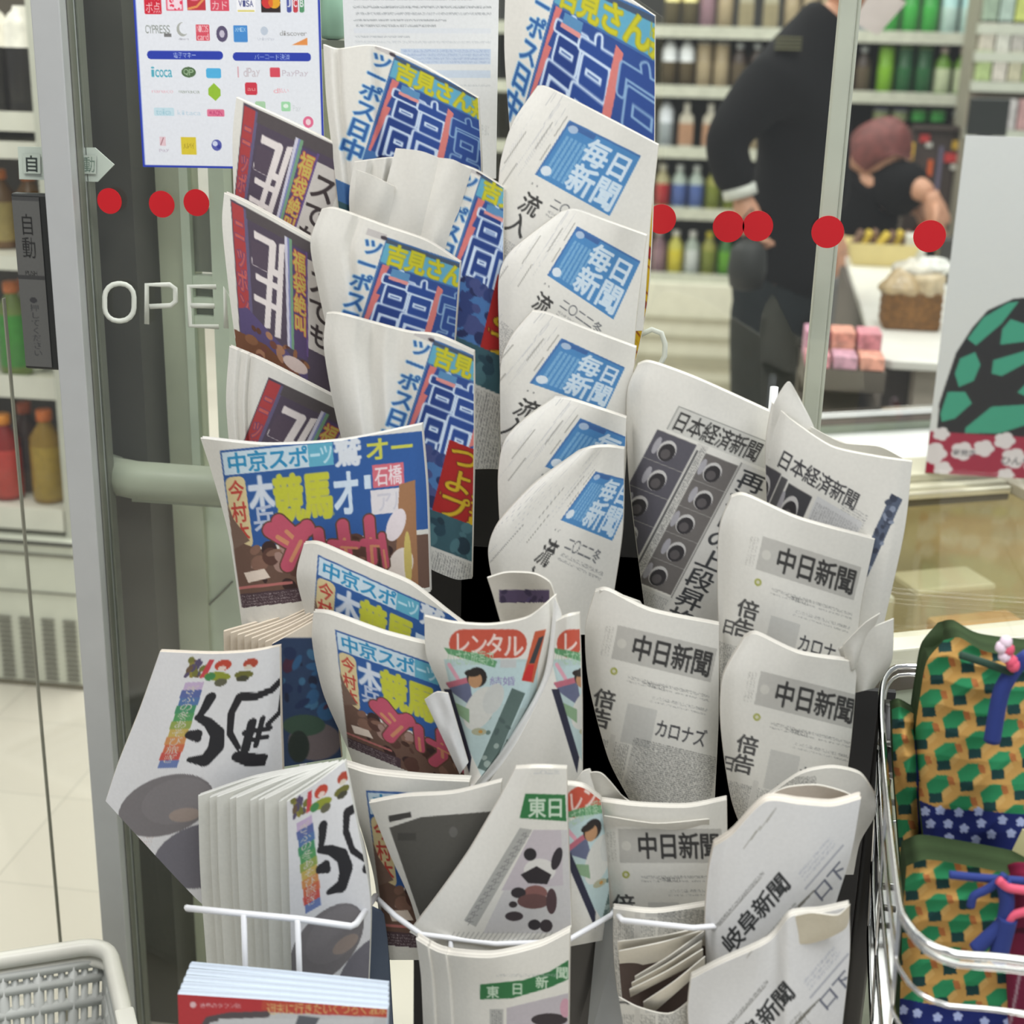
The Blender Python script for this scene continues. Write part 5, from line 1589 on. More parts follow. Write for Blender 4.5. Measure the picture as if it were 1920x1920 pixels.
build('side_plate', sp, mat('rack_grey_plate', (150, 152, 152), 0.4), rk)
sp = MB()
q = [onY(p, y) for p, y in (((1066, 1762), 1.33), ((1142, 1728), 1.34), ((1118, 1985), 1.34), ((1066, 1985), 1.33))]
sp.prism([V(p) for p in q[::-1]], (0, .004, 0))
build('side_plate', sp, mat('rack_smoke_plate', (52, 50, 48), 0.25), rk)
q = [onY(p, y) for p, y in (((692, 1700), 1.335), ((724, 1716), 1.335), ((740, 1985), 1.335), ((690, 1985), 1.335))]
sp = MB().prism([V(p) for p in q[::-1]], (0, .004, 0))
build('side_plate', sp, mat('rack_blue_plate', (92, 104, 124), 0.35), rk)
# ------------------------------------------------------------------ magazines at the rack foot
t0, t1 = onY((335, 2250), 1.10), onY((730, 2250), 1.10)
mb = MB().box((t0[0], 1.07, t0[2] - .03), (t1[0], 1.22, t0[2] - .022)).box((t0[0], 1.07, t0[2] - .03), (t1[0], 1.076, t0[2] + .05))
mb.tube([(t0[0] + .02, 1.21, t0[2] - .026), (t0[0] + .02, 1.21, .03), (t0[0] + .02, 1.66, .03)], .006, 8)
mb.tube([(t1[0] - .02, 1.21, t0[2] - .026), (t1[0] - .02, 1.21, .03), (t1[0] - .02, 1.66, .03)], .006, 8)
build('magazine_tray', mb, WIRE_W, rk)
cm = Canvas(420, 150, (206, 208, 212), 2, 320, 1860)
a = cm
a.poly([(320, 1860), (740, 1886), (740, 1908), (500, 1898), (400, 1904), (345, 1950), (320, 1990)], (206, 40, 50))
a.ell(362, 1884, 6, 6, (236, 200, 206)).text('岐阜のタウン誌', 374, 1880, 452, 1891, (236, 200, 206), 1)
a.poly([(492, 1876), (732, 1890), (732, 1908), (490, 1894)], (214, 70, 50))
a.text('週末に行きたいくつろぐ温泉', 500, 1880, 726, 1903, (240, 206, 130), 1)
a.stroke([(376, 1935), (390, 1912), (430, 1904), (500, 1902)], 12, (84, 78, 84)).rect(410, 1910, 700, 1990, (214, 216, 220)).poly([(560, 1904), (600, 1908), (590, 1925), (552, 1925)], (96, 100, 110))
a.soft(1)
for k in range(5):
    f = 4 - k
    dx, dy = 5.2 * f, -12.6 * f
    o = paper('red-covered magazine, front of the short stack at the bottom edge' if not f else 'magazine in the short stack behind the red cover, only its top edge showing', 'red magazines at the rack foot',
              [(333 + dx, 1864 + dy), (520 + dx * .7, 1876 + dy * .9), (726, 1892 + dy * .82)], [(726, 1892 + dy * .82), (712, 2240 + dy)], [(333 + dx, 1864 + dy), (346, 2230 + dy)], Y0=(1.11 + .0125 * f) / RS, bul=.006,
              thick=.0095 / RS, rim=(206, 218, 232), layers=2, crumple=.0005, art=cm, quad=[(320, 1860), (740, 1860), (740, 2010), (320, 2010)], cq=[(320, 1860), (740, 1860), (740, 2010), (320, 2010)], m=PRINT, step=2)
    o.name = 'magazine'
    o['category'] = 'magazine'

# ------------------------------------------------------------------ grey shopping basket on the floor
def shopping_basket():
    C0 = onZ((203, 1750), .30)
    e1, e2 = Vector((-.90, -.43, 0)), Vector((.50, -.865, 0))
    e1.normalize(); e2.normalize()
    W, D, H_ = .46, .33, .27
    O_ = Vector((C0[0], C0[1], 0))
    root = empty('shopping_basket', O_ + e1 * W / 2 + e2 * D / 2, 'light grey plastic shopping basket with slotted walls on the floor at left', 'basket')
    M_ = mat('basket_grey', (204, 206, 202), 0.4, 0, 0.04)
    R_ = mat('basket_rim', (222, 220, 210), 0.35, 0, 0.03)
    def pt(u, v, z):
        i = (1 - z / .30) * .03
        return O_ + e1 * (i + u * (W - 2 * i)) + e2 * (i + v * (D - 2 * i)) + Vector((0, 0, z))
    lat = MB()
    def bar(p, q, w=.0035):
        lat.tube([p, q], w, 5)
    for side in range(4):
        f = [lambda t, z: pt(t, 0, z), lambda t, z: pt(t, 1, z), lambda t, z: pt(0, t, z), lambda t, z: pt(1, t, z)][side]
        n = 30 if side < 2 else 22
        for k in range(n + 1):
            t = k / n
            bar(f(t, .03), f(t, .262), .0052 if k % 3 else .0075)
        for z in (.03, .065, .10, .135, .17, .205, .24, .262):
            bar(f(0, z), f(1, z), .0085)
    build('lattice', lat, M_, root)
    b = MB()
    cs = [pt(0, 0, .03), pt(1, 0, .03), pt(1, 1, .03), pt(0, 1, .03)]
    b.prism(cs, (0, 0, -.006))
    for p in (pt(0.1, .1, .012), pt(.9, .1, .012), pt(.9, .9, .012), pt(.1, .9, .012)):
        b.lathe([(.012, -.012), (.012, .014)], c=p, n=8)
    build('base', b, M_, root)
    rim = MB()
    path = []
    for (u, v, a0) in ((1, 0, 0), (0, 0, 1), (0, 1, 2), (1, 1, 3)):
        c = pt(u, v, .285)
        i1, i2 = (e1 if u == 0 else -e1), (e2 if v == 0 else -e2)
        r = .035
        cen = c + i1 * r + i2 * r
        st, en = [(-i2, -i1), (-i1, -i2)][1 if a0 % 2 == 0 else 0]
        for k in range(6):
            an = math.pi / 2 * k / 5
            path.append(cen + (st * math.cos(an) + en * math.sin(an)) * r)
    for z, r in ((0, .0115), (-.022, .008)):
        rim.tube([p + Vector((0, 0, z)) for p in path], r, 8, 0, True)
    n = len(path)
    vs = [p + Vector((0, 0, .004)) for p in path] + [p - Vector((0, 0, .03)) for p in path]
    rim.add(vs, [(i, (i + 1) % n, n + (i + 1) % n, n + i) for i in range(n)], 0, True)
    build('rim', rim, R_, root)
    g = MB()
    g.box((-.02, -.012, -.018), (.02, .012, .012), 0, Matrix.Translation(pt(0, .55, .285)) @ Matrix.Rotation(math.atan2(e2.y, e2.x), 4, 'Z'))
    build('handle_hinge', g, R_, root, bevel=.003)
    hd = MB().tube([pt(.1, 1.03, .28), pt(.5, 1.04, .282), pt(.9, 1.03, .28)], .006, 8)
    build('handle', hd, R_, root)
shopping_basket()

# ------------------------------------------------------------------ chest freezer behind the glass
TH = math.radians(24)
FM = Matrix.Translation((.232, 1.822, 0)) @ Matrix.Rotation(TH, 4, 'Z')
fz = empty('chest_freezer', FM.translation, 'cream chest freezer with glass lid and chrome rims at right', 'freezer')
def fb(name, boxes, mats, bevel=.003):
    mb = MB()
    for b in boxes:
        mb.box(b[0], b[1], b[2] if len(b) > 2 else 0, FM)
    return build(name, mb, mats, fz, bevel=bevel)
BODY = mat('freezer_body', (186, 190, 174), 0.4)
LINER = mat('freezer_liner', (226, 212, 172), 0.4)
CRM = mat('freezer_frame', (206, 200, 178), 0.4)
DKB = mat('freezer_seal', (92, 82, 74), 0.5)
L_ = 1.0
fb('body', [((0, .0, .03), (L_, .02, .635)), ((0, .64, .0), (L_, .68, .70)), ((0, .02, .0), (.02, .64, .66)), ((L_ - .02, .02, 0), (L_, .64, .66)), ((.02, .02, .0), (L_ - .02, .64, .06))], BODY)
fb('liner', [((.02, .02, .40), (L_ - .02, .64, .42)), ((.02, .02, .42), (.03, .64, .67)), ((.02, .625, .42), (L_ - .02, .64, .68)), ((.02, .02, .42), (L_ - .02, .03, .66))], LINER)
fb('rim', [((-.01, -.012, .672), (L_, .028, .70), 0), ((-.01, -.008, .635), (L_, .012, .672), 1), ((-.01, .028, .68), (L_, .05, .697), 2)], [mat('rim_highlight', (236, 230, 214), 0.25, 0.2), DKB, CRM])  # pale front edge: the rim's highlight is put into its colour
fb('lid_frame', [((.0, .575, .70), (.62, .70, .722), 0), ((.0, .56, .703), (.62, .575, .716), 1), ((.0, .565, .688), (.62, .575, .703), 2), ((.62, .04, .70), (.65, .70, .722), 3), ((.0, .60, .722), (.62, .70, .738), 0)], [CRM, mat('lid_highlight', (226, 220, 200), 0.2, .4), DKB, mat('lid_side', (170, 160, 140), 0.4)])  # thin bright strip is a highlight line painted along the lid frame
fb('rear_ledge', [((-.12, 1.0, .68), (L_, 1.02, .735), 0), ((-.12, .99, .735), (L_, 1.02, .748), 1), ((-.12, .985, .722), (L_, .992, .735), 2), ((-.12, .70, .66), (.14, 1.0, .70), 0), ((.14, .70, .66), (L_, 1.0, .702), 3)], [mat('ledge_mint', (166, 176, 158), .4), mat('chrome', (215, 215, 215)), DKB, mat('ledge_glare', (246, 247, 246), .3)])  # white top holds the glare behind the lid as plain colour
build('glass_lid', MB().box((.0, .05, .699), (.62, .575, .703), 0, FM), glass_mat('lid_glass', (.97, .97, .93), .08), fz)
ICE = [('pale yellow', (222, 200, 140), (.12, .10, .421), (.22, .2, .10)), ('white', (228, 226, 214), (.22, .42, .421), (.10, .14, .16)), ('orange-brown', (206, 164, 110), (.38, .32, .421), (.16, .1, .12)),
       ('cream', (226, 216, 186), (.40, .48, .421), (.16, .1, .14)), ('shadow-toned grey-green', (140, 146, 118), (.05, .34, .421), (.12, .22, .16))]  # last block carries the shadow tone at the freezer's left
for nm, c, o_, s_ in ICE:
    mb = MB().box(o_, (o_[0] + s_[0], o_[1] + s_[1], o_[2] + .001 + s_[2]), 0, FM)
    mb.v = [(x, y, z + .001) for x, y, z in mb.v]
    tag(build('ice_cream_box', mb, mat('ice_' + nm.replace('-', '_').replace(' ', '_'), c, .5), bevel=.008), '%s ice cream carton inside the chest freezer' % nm, 'carton', 'ice cream cartons in the freezer')

# ------------------------------------------------------------------ display board standing on the freezer
SY = 2.56
def in_px(quad):
    return dict(quad=quad, cq=quad)
sx0 = XY(1774, 560, SY)
sz0, sz1 = .739, ZY(1812, 254, SY)
sx1 = sx0 + .42
bc = Canvas(420, 640, (222, 222, 226), 1.5)
a = bc
TEAL, BLK, RD, BLO = (62, 160, 134), (30, 28, 32), (164, 34, 66), (228, 220, 228)
a.poly([(12, 556), (10, 500), (16, 466), (28, 400), (50, 350), (72, 316), (112, 292), (160, 284), (260, 280), (420, 270), (420, 556)], BLK)
for p in ([(44, 372), (66, 330), (104, 300), (122, 296), (98, 340), (60, 384)], [(100, 350), (112, 330), (176, 350), (190, 362), (120, 376), (100, 380)], [(176, 286), (206, 292), (250, 340), (230, 350)], [(92, 410), (150, 386), (176, 366), (170, 396), (110, 440), (92, 436)],
          [(30, 440), (36, 410), (60, 396), (72, 420), (64, 452), (40, 466)], [(14, 520), (22, 476), (52, 474), (66, 496), (40, 528), (18, 536)], [(60, 545), (100, 500), (176, 490), (190, 520), (120, 552), (60, 556)], [(140, 470), (160, 440), (196, 470), (176, 486)],
          [(250, 380), (300, 350), (340, 380), (290, 420)], [(260, 460), (330, 430), (360, 470), (300, 510)], [(340, 300), (400, 290), (410, 340), (360, 350)], [(360, 520), (410, 480), (416, 540)]):
    a.poly(p, TEAL)
a.poly([(196, 500), (260, 486), (300, 520), (230, 545)], (70, 66, 80))
a.rect(0, 556, 420, 640, RD)
for x, y, r in ((10, 600, 26), (60, 592, 22), (96, 584, 20), (130, 566, 20), (150, 600, 24), (190, 608, 24), (216, 590, 24), (240, 612, 22), (140, 634, 16), (30, 630, 18), (250, 634, 20), (300, 580, 20), (330, 612, 24), (380, 596, 24), (20, 560, 16), (200, 556, 14)):
    for k in range(5):
        a.ell(x + r * .45 * math.cos(k * 1.257), y + r * .45 * math.sin(k * 1.257), r * .5, r * .42, BLO)
a.text('新発売', 44, 588, 84, 602, (70, 70, 80), 1).text('ひんやり', 128, 596, 200, 614, (70, 70, 80), 1)
a.soft(1)
sb = panel('display_board', [np.array(q) for q in ((sx0, SY, sz1), (sx1, SY, sz1), (sx1, SY, sz0), (sx0, SY, sz0))], bc, PRINT, .006, (222, 222, 226), None, 210, 320)
tag(sb, 'white display board with black and teal patches and a red blossom band on the freezer', 'display board')

# ------------------------------------------------------------------ counter and the things on it
ct = empty('counter', (.9, 4.0, 0), 'white-topped shop counter with side painted in grey-brown shade behind the glass', 'counter')
cx0, cx1 = float(onZ((1645, 672), .8)[0]), 1.9
cy0 = 3.22
top = MB().prism([V((cx0 + .03, cy0, .78)), V((cx1, cy0, .78)), V((cx1, 4.8, .78)), V((cx0 + .05, 4.8, .78)), V((cx0, cy0 + .06, .78)), V((cx0 + .008, cy0 + .02, .78))], (0, 0, .022))
build('worktop', top, mat('counter_white', (232, 231, 224), 0.3), ct, bevel=.004)
bd = MB().box((cx0 + .09, cy0 + .04, .0), (cx1, 4.75, .779), 0)
bd.box((cx0 + .03, cy0 + .12, .14), (cx0 + .09, 4.75, .779), 1)
build('body', bd, [mat('counter_front', (188, 178, 166), 0.45), mat('counter_side_shade', (92, 84, 80), 0.55, 0, .15, 8)], ct)  # left side gets a darker colour that stands in for its shadow
def snack_basket():
    p = onZ((1648, 494), .803)
    r = empty('snack_basket', p, 'cream tray of yellow snack packs on the counter beside the door pole', 'basket')
    mb = MB()
    x, y = p[0], p[1]
    w, d, h = .085, .06, .07
    outer = [(-w, -d, 0), (w, -d, 0), (w, d, 0), (-w, d, 0)]
    vs = [V((x + a_, y + b_, p[2])) for a_, b_, c in outer] + [V((x + a_ * 1.3, y + b_ * 1.3, p[2] + h)) for a_, b_, c in outer] + [V((x + a_ * 1.24, y + b_ * 1.24, p[2] + h)) for a_, b_, c in outer] + [V((x + a_ * .94, y + b_ * .94, p[2] + .008)) for a_, b_, c in outer]
    fs = [(0, 3, 2, 1), (12, 13, 14, 15)]
    for A, B in ((0, 4), (4, 8), (8, 12)):
        fs += [(A + i, A + (i + 1) % 4, B + (i + 1) % 4, B + i) for i in range(4)]
    mb.add(vs, fs)
    build('tray', mb, mat('tray_cream', (222, 204, 140), .5), r)
    random.seed(3)
    for k in range(7):
        q = Vector((x - .075 + .025 * k, y + random.uniform(-.02, .02), p[2] + .075))
        m = MB().box((-.009, -.03, -.045), (.009, .03, .03), 0, Matrix.Translation(q) @ Matrix.Rotation(random.uniform(.2, .7), 4, 'Y'))
        tag(build('snack_pack', m, mat('snack_yellow' if k % 2 else 'snack_brown', (214, 186, 70) if k % 2 else (120, 92, 76), .4), bevel=.006),
            'yellow snack pack in the cream counter tray' if k % 2 else 'brown snack pack in the cream counter tray', 'snack', 'yellow snack packs in the tray' if k % 2 else 'brown snack packs in the tray')
snack_basket()
def wicker():
    p = onZ((1703, 612), .803)
    r = empty('wicker_basket', p, 'square brown wicker basket holding clear-wrapped bread on the white counter', 'basket')
    m = mat('wicker', (128, 88, 40), .7, 0, .35, 120, bump=.6)
    mb = MB().box((p[0] - .062, p[1] - .05, p[2]), (p[0] + .062, p[1] + .05, p[2] + .008))
    for k in range(9):
        z = p[2] + .008 + k * .0095
        e = .002 * (k % 2)
        mb.tube([(p[0] - .064 - e, p[1] - .05, z), (p[0] + .064 + e, p[1] - .05, z), (p[0] + .064 + e, p[1] + .05, z), (p[0] - .064 - e, p[1] + .05, z)], .0062, 6, 0, True)
    build('weave', mb, m, r)
    pts = [(-.03, -.01, .10, .05), (.03, -.01, .105, .045), (0, .02, .13, .05), (.045, .02, .145, .032)]
    for k, (dx, dy, dz, s) in enumerate(pts):
        bm = bmesh.new()
        bmesh.ops.create_icosphere(bm, subdivisions=3, radius=s)
        rg = random.Random(k)
        ph = [rg.uniform(0, 6) for _ in range(4)]
        for v in bm.verts:
            f = 1 + .14 * math.sin(9 * v.co.x / s * .6 + ph[0]) * math.sin(7 * v.co.y / s * .5 + ph[1]) + .1 * math.sin(11 * v.co.z / s * .5 + ph[2])
            v.co *= f
            v.co.z *= .75
            if k == 3:
                v.co.x *= 1.6
        me = bpy.data.meshes.new('wrapped_bread')
        bm.to_mesh(me)
        bm.free()
        for po_ in me.polygons:
            po_.use_smooth = True
        c = [(178, 156, 120), (196, 178, 146), (206, 200, 186), (226, 226, 220)][k]
        me.materials.append(mat('wrap_%d' % k, c, .25, 0, .2, 40))
        o = bpy.data.objects.new('wrapped_bread', me)
        COL.objects.link(o)
        o.location = (p[0] + dx, p[1] + dy, p[2] + dz)
        tag(o, ['tan wrapped bread at the left of the wicker basket', 'light tan wrapped bread at the right of the wicker basket', 'pale wrapped bread on top in the wicker basket', 'white crumpled wrapper sticking up from the wicker basket'][k], 'bread')
wicker()
p = onZ((1712, 500), .803)
tag(build('card_stand', MB().box((p[0] - .03, p[1] - .02, p[2]), (p[0] + .03, p[1] + .04, p[2] + .10)), mat('stand_white', (222, 222, 212), .4), bevel=.004), 'small white box on the counter behind the wicker basket', 'box')
p = onZ((1772, 530), .803)
tag(build('card_reader', MB().box((p[0] - .03, p[1] - .02, p[2]), (p[0] + .04, p[1] + .05, p[2] + .13)), mat('reader_dark', (54, 52, 48), .4), bevel=.006), 'dark upright terminal on the counter beside the display board', 'terminal')
# snack display stand behind the counter
dsy = 5.32
def pxbox(x0, y0, x1, y1, Y, d):
    a_, b_ = onY((x0, y1), Y), onY((x1, y0), Y)
    return (a_[0], Y, a_[2]), (b_[0], Y + d, b_[2])
ds = empty('hot_snack_display', onY((1740, 440), dsy), 'dark hot-snack display with red and yellow price tags behind the counter', 'display')
mb = MB()
A_, B_ = pxbox(1690, 238, 1800, 452, dsy, .3)
mb.box((A_[0], dsy + .04, .82), (B_[0], dsy + .3, B_[2]))
mb.box((A_[0], dsy, B_[2] - .012), (B_[0], dsy + .3, B_[2]))
build('case', mb, mat('display_brown', (70, 58, 54), .5), ds)
tg = MB()
for x0, y0, x1, y1, mi in ((1725, 252, 1744, 266, 0), (1770, 288, 1798, 304, 0), (1704, 268, 1716, 330, 1), (1738, 300, 1750, 330, 2), (1785, 264, 1805, 280, 1), (1700, 300, 1712, 318, 2), (1736, 268, 1748, 276, 3), (1782, 308, 1798, 318, 3), (1752, 275, 1770, 360, 4)):
    A_, B_ = pxbox(x0, y0, x1, y1, dsy + .028, .012)
    tg.box(A_, B_, mi)
build('price_tags', tg, [mat('tag_red', (206, 60, 60), .5), mat('tag_yellow', (222, 180, 60), .5), mat('tag_orange', (214, 96, 40), .5), mat('tag_white', (214, 214, 206), .5), mat('tag_violet', (106, 100, 124), .5)], ds)
# monitor and upper product shelf
A_, B_ = pxbox(1812, 186, 1896, 254, 4.6, .03)
mo = empty('till_monitor', ((A_[0] + B_[0]) / 2, 4.6, A_[2]), 'black till monitor above the display board', 'monitor')
build('screen', MB().box(A_, B_), mat('monitor_black', (34, 38, 36), .35), mo, bevel=.004)
build('stand', MB().box(((A_[0] + B_[0]) / 2 - .02, 4.615, .803), ((A_[0] + B_[0]) / 2 + .02, 4.64, A_[2])), BLACK, mo)
ps = empty('product_shelf', onY((1870, 280), 5.2), 'tall product shelf with pale packs at the upper right', 'shelf')
A_, B_ = pxbox(1812, 60, 1990, 250, 5.2, .3)
mb = MB().box((A_[0], 5.25, 0), (B_[0], 5.5, B_[2] + .25))
for y in (52, 104, 160, 250):
    z = ZY(1860, y, 5.2)
    mb.box((A_[0], 5.19, z - .02), (B_[0], 5.26, z + .012), 1)
build('frame', mb, [mat('shelf_back_pale', (150, 146, 130), .5), mat('shelf_rail_pale', (196, 200, 186), .5)], ps)
random.seed(11)
for y, cs in ((104, [(196, 190, 176), (206, 206, 196), (180, 176, 170)]), (160, [(170, 190, 130), (206, 200, 190), (190, 186, 160)]), (250, [(190, 150, 150), (200, 176, 170), (190, 186, 186)]), (52, [(150, 170, 150), (170, 190, 180), (190, 200, 110)])):
    z = ZY(1860, y, 5.2) + .013
    x = A_[0] + .01
    i = 0
    while x < A_[0] + .33:
        w = .05
        c = cs[i % 3]
        o = build('snack_carton', MB().box((x, 5.192, z), (x + w - .006, 5.248, z + .10)), mat('carton_%d_%d_%d' % c, c, .5, 0, .25, 60), bevel=.003)
        tag(o, 'pale carton on the %s tier of the product shelf' % {104: 'upper', 160: 'middle', 250: 'lower', 52: 'highest'}[y], 'carton', 'cartons on the %s tier of the product shelf' % {104: 'upper', 160: 'middle', 250: 'lower', 52: 'highest'}[y])
        x += w
        i += 1
# low rack of pink magazines beside the counter
gy = 3.05
A_, B_ = pxbox(1500, 700, 1664, 800, gy, .25)
lr = empty('low_magazine_rack', (A_[0], gy, 0), 'dark low rack with pink magazines beside the counter', 'rack')
zs_ = [ZY(1600, 700, gy), ZY(1600, 762, gy), ZY(1600, 800, gy)]
mb = MB().box((A_[0], gy, 0), (B_[0], gy + .26, zs_[1] - .02))
mb.box((A_[0], gy + .02, zs_[0] - .045), (B_[0], gy + .26, zs_[0]))
mb.box((A_[0], gy + .2, zs_[1] - .02), (B_[0], gy + .26, zs_[0]))
build('case', mb, mat('rack_brown', (86, 78, 68), .55), lr)
for k in range(3):
    for l in range(2):
        w = (B_[0] - A_[0]) / 3
        c = [(206, 136, 146), (190, 140, 160), (214, 150, 130)][(k + l) % 3]
        o = build('magazine', MB().box((A_[0] + w * k + .002, gy + .025 + .09 * l, zs_[0] + .001), (A_[0] + w * (k + 1) - .004, gy + .105 + .09 * l, zs_[0] + .03 + .035 * l)), mat('pink_print_%d' % ((k + l) % 3), c, .5, 0, .4, 60), bevel=.003)
        tag(o, 'pink magazine pile in the %s row of the low rack' % ('front' if l == 0 else 'rear'), 'magazine', 'pink magazines in the %s row of the low rack' % ('front' if l == 0 else 'rear'))

# ------------------------------------------------------------------ people
def skin_mesh(name, joints, edges, sub=2):
    """joints: (point, radius). Skin surface grown along a skeleton, evaluated into one mesh."""
    me = bpy.data.meshes.new(name)
    me.from_pydata([tuple(j[0]) for j in joints], edges, [])
    o = bpy.data.objects.new(name, me)
    COL.objects.link(o)
    bpy.context.view_layer.objects.active = o
    sk = o.modifiers.new('skin', 'SKIN')
    for i, j in enumerate(joints):
        r = j[1]
        me.skin_vertices[0].data[i].radius = r if isinstance(r, tuple) else (r, r)
    me.skin_vertices[0].data[0].use_root = True
    sk.use_smooth_shade = True
    sb_ = o.modifiers.new('sub', 'SUBSURF')
    sb_.levels = sb_.render_levels = sub
    bpy.context.view_layer.update()
    ev = o.evaluated_get(bpy.context.evaluated_depsgraph_get())
    out = bpy.data.meshes.new_from_object(ev)
    bpy.data.objects.remove(o)
    return out
def mesh_to_mb(me, mb, mi=0):
    return mb.add([v.co[:] for v in me.vertices], [tuple(p.vertices) for p in me.polygons], mi, True)
def J(px, Y, r):
    return (Vector([float(q) for q in onY(px, Y)]), r)
def head_mb(c, fwd, s=1.0):
    """Head with nose, brow, mouth, ears; c centre, fwd facing direction."""
    mb = MB()
    fwd = Vector(fwd).normalized()
    right = fwd.cross(Vector((0, 0, 1))).normalized()
    up = right.cross(fwd).normalized()
    R3 = Matrix((right, fwd, up)).transposed()
    n, m = 24, 18
    vs, fs = [], []
    for i in range(m + 1):
        th = math.pi * i / m
        for k in range(n):
            ph = 2 * math.pi * k / n
            x, y, z = math.sin(th) * math.cos(ph), math.sin(th) * math.sin(ph), -math.cos(th)
            X, Yy, Z = x * .076, y * .095, z * .115
            if z < -.1:
                X *= 1 + .28 * (z + .1)
                Yy *= 1 + .12 * (z + .1)
            f = math.exp(-((x / .22) ** 2)) * (1 if y > 0 else 0)
            Yy += f * (.022 * math.exp(-((z + .12) / .16) ** 2) + .006 * math.exp(-((z + .55) / .1) ** 2) - .004 * math.exp(-((z - .12) / .08) ** 2))
            e = math.exp(-(((abs(x) - .38) / .16) ** 2)) * (1 if y > 0 else 0)
            Yy -= e * .01 * math.exp(-((z - .06) / .12) ** 2)
            vs.append(Vector(c) + R3 @ (Vector((X, Yy, Z)) * s))
    for i in range(m):
        for k in range(n):
            fs.append((i * n + k, i * n + (k + 1) % n, (i + 1) * n + (k + 1) % n, (i + 1) * n + k))
    mb.add(vs, fs, 0, True)
    for sd in (-1, 1):
        mb.lathe([(.006, -.03), (.016, -.022), (.02, 0), (.018, .02), (.008, .03)], n=10, M=Matrix.Translation(Vector(c) + R3 @ Vector((sd * .078 * s, -.005, -.005))) @ R3.to_4x4() @ Matrix.Scale(.45, 4, (1, 0, 0)))
        for z, r_, mi in ((.006, .011, 1), (.0, .0, 1)):
            if r_:
                mb.lathe([(r_ * .4, -r_), (r_, 0), (r_ * .4, r_)], n=10, mi=mi, M=Matrix.Translation(Vector(c) + R3 @ Vector((sd * .03 * s, .079 * s, z))))
    return mb, R3
def hand_mb(mb, wrist, d, palm_n, curl=.5, s=1.0, mi=0):
    """Palm and five bent fingers; d along the hand, palm_n out of the palm."""
    d = Vector(d).normalized()
    nrm = Vector(palm_n).normalized()
    sd = d.cross(nrm).normalized()
    nrm = sd.cross(d).normalized()
    mb.tube([wrist - d * .02, wrist, wrist + d * .03 * s, wrist + d * .075 * s, wrist + d * .092 * s], [.024 * s, .026 * s, .034 * s, .038 * s, .03 * s], 10, mi)
    for k, (off, L) in enumerate(((-.03, .072), (-.01, .08), (.011, .076), (.03, .06))):
        p = wrist + d * .082 * s + sd * off * s
        pts = [p - d * .02 * s]
        a = 0.15
        q = p
        for seg in range(3):
            dirv = d * math.cos(a) + nrm * math.sin(a)
            pts.append(q)
            q = q + dirv * L * (.45, .32, .25)[seg] * s
            a += curl
        pts.append(q)
        mb.tube(pts, [.0095 * s, .0098 * s, .009 * s, .008 * s, .0055 * s], 8, mi)
    t0 = wrist + d * .025 * s - sd * .024 * s
    t1 = t0 + (d * .6 - sd * .75 + nrm * .25).normalized() * .034 * s
    t2 = t1 + (d * .85 - sd * .35 + nrm * .4).normalized() * .03 * s
    t3 = t2 + (d * .9 + nrm * .45).normalized() * .022 * s
    mb.tube([t0, t1, t2, t3], [.014 * s, .0125 * s, .011 * s, .007 * s], 8, mi)
SKIN = mat('skin', (196, 146, 118), .55, 0, .05)
EYE = mat('eye_dark', (30, 24, 22), .3)
JACKET = mat('jacket_black', (14, 14, 16), .85, 0, .15, 30, spec=.15)
TROUSER = mat('trousers_dark', (28, 34, 36), .85, 0, .2, 20, spec=.2)
HAIR = mat('hair_dark', (44, 34, 30), .6, 0, .2, 60)
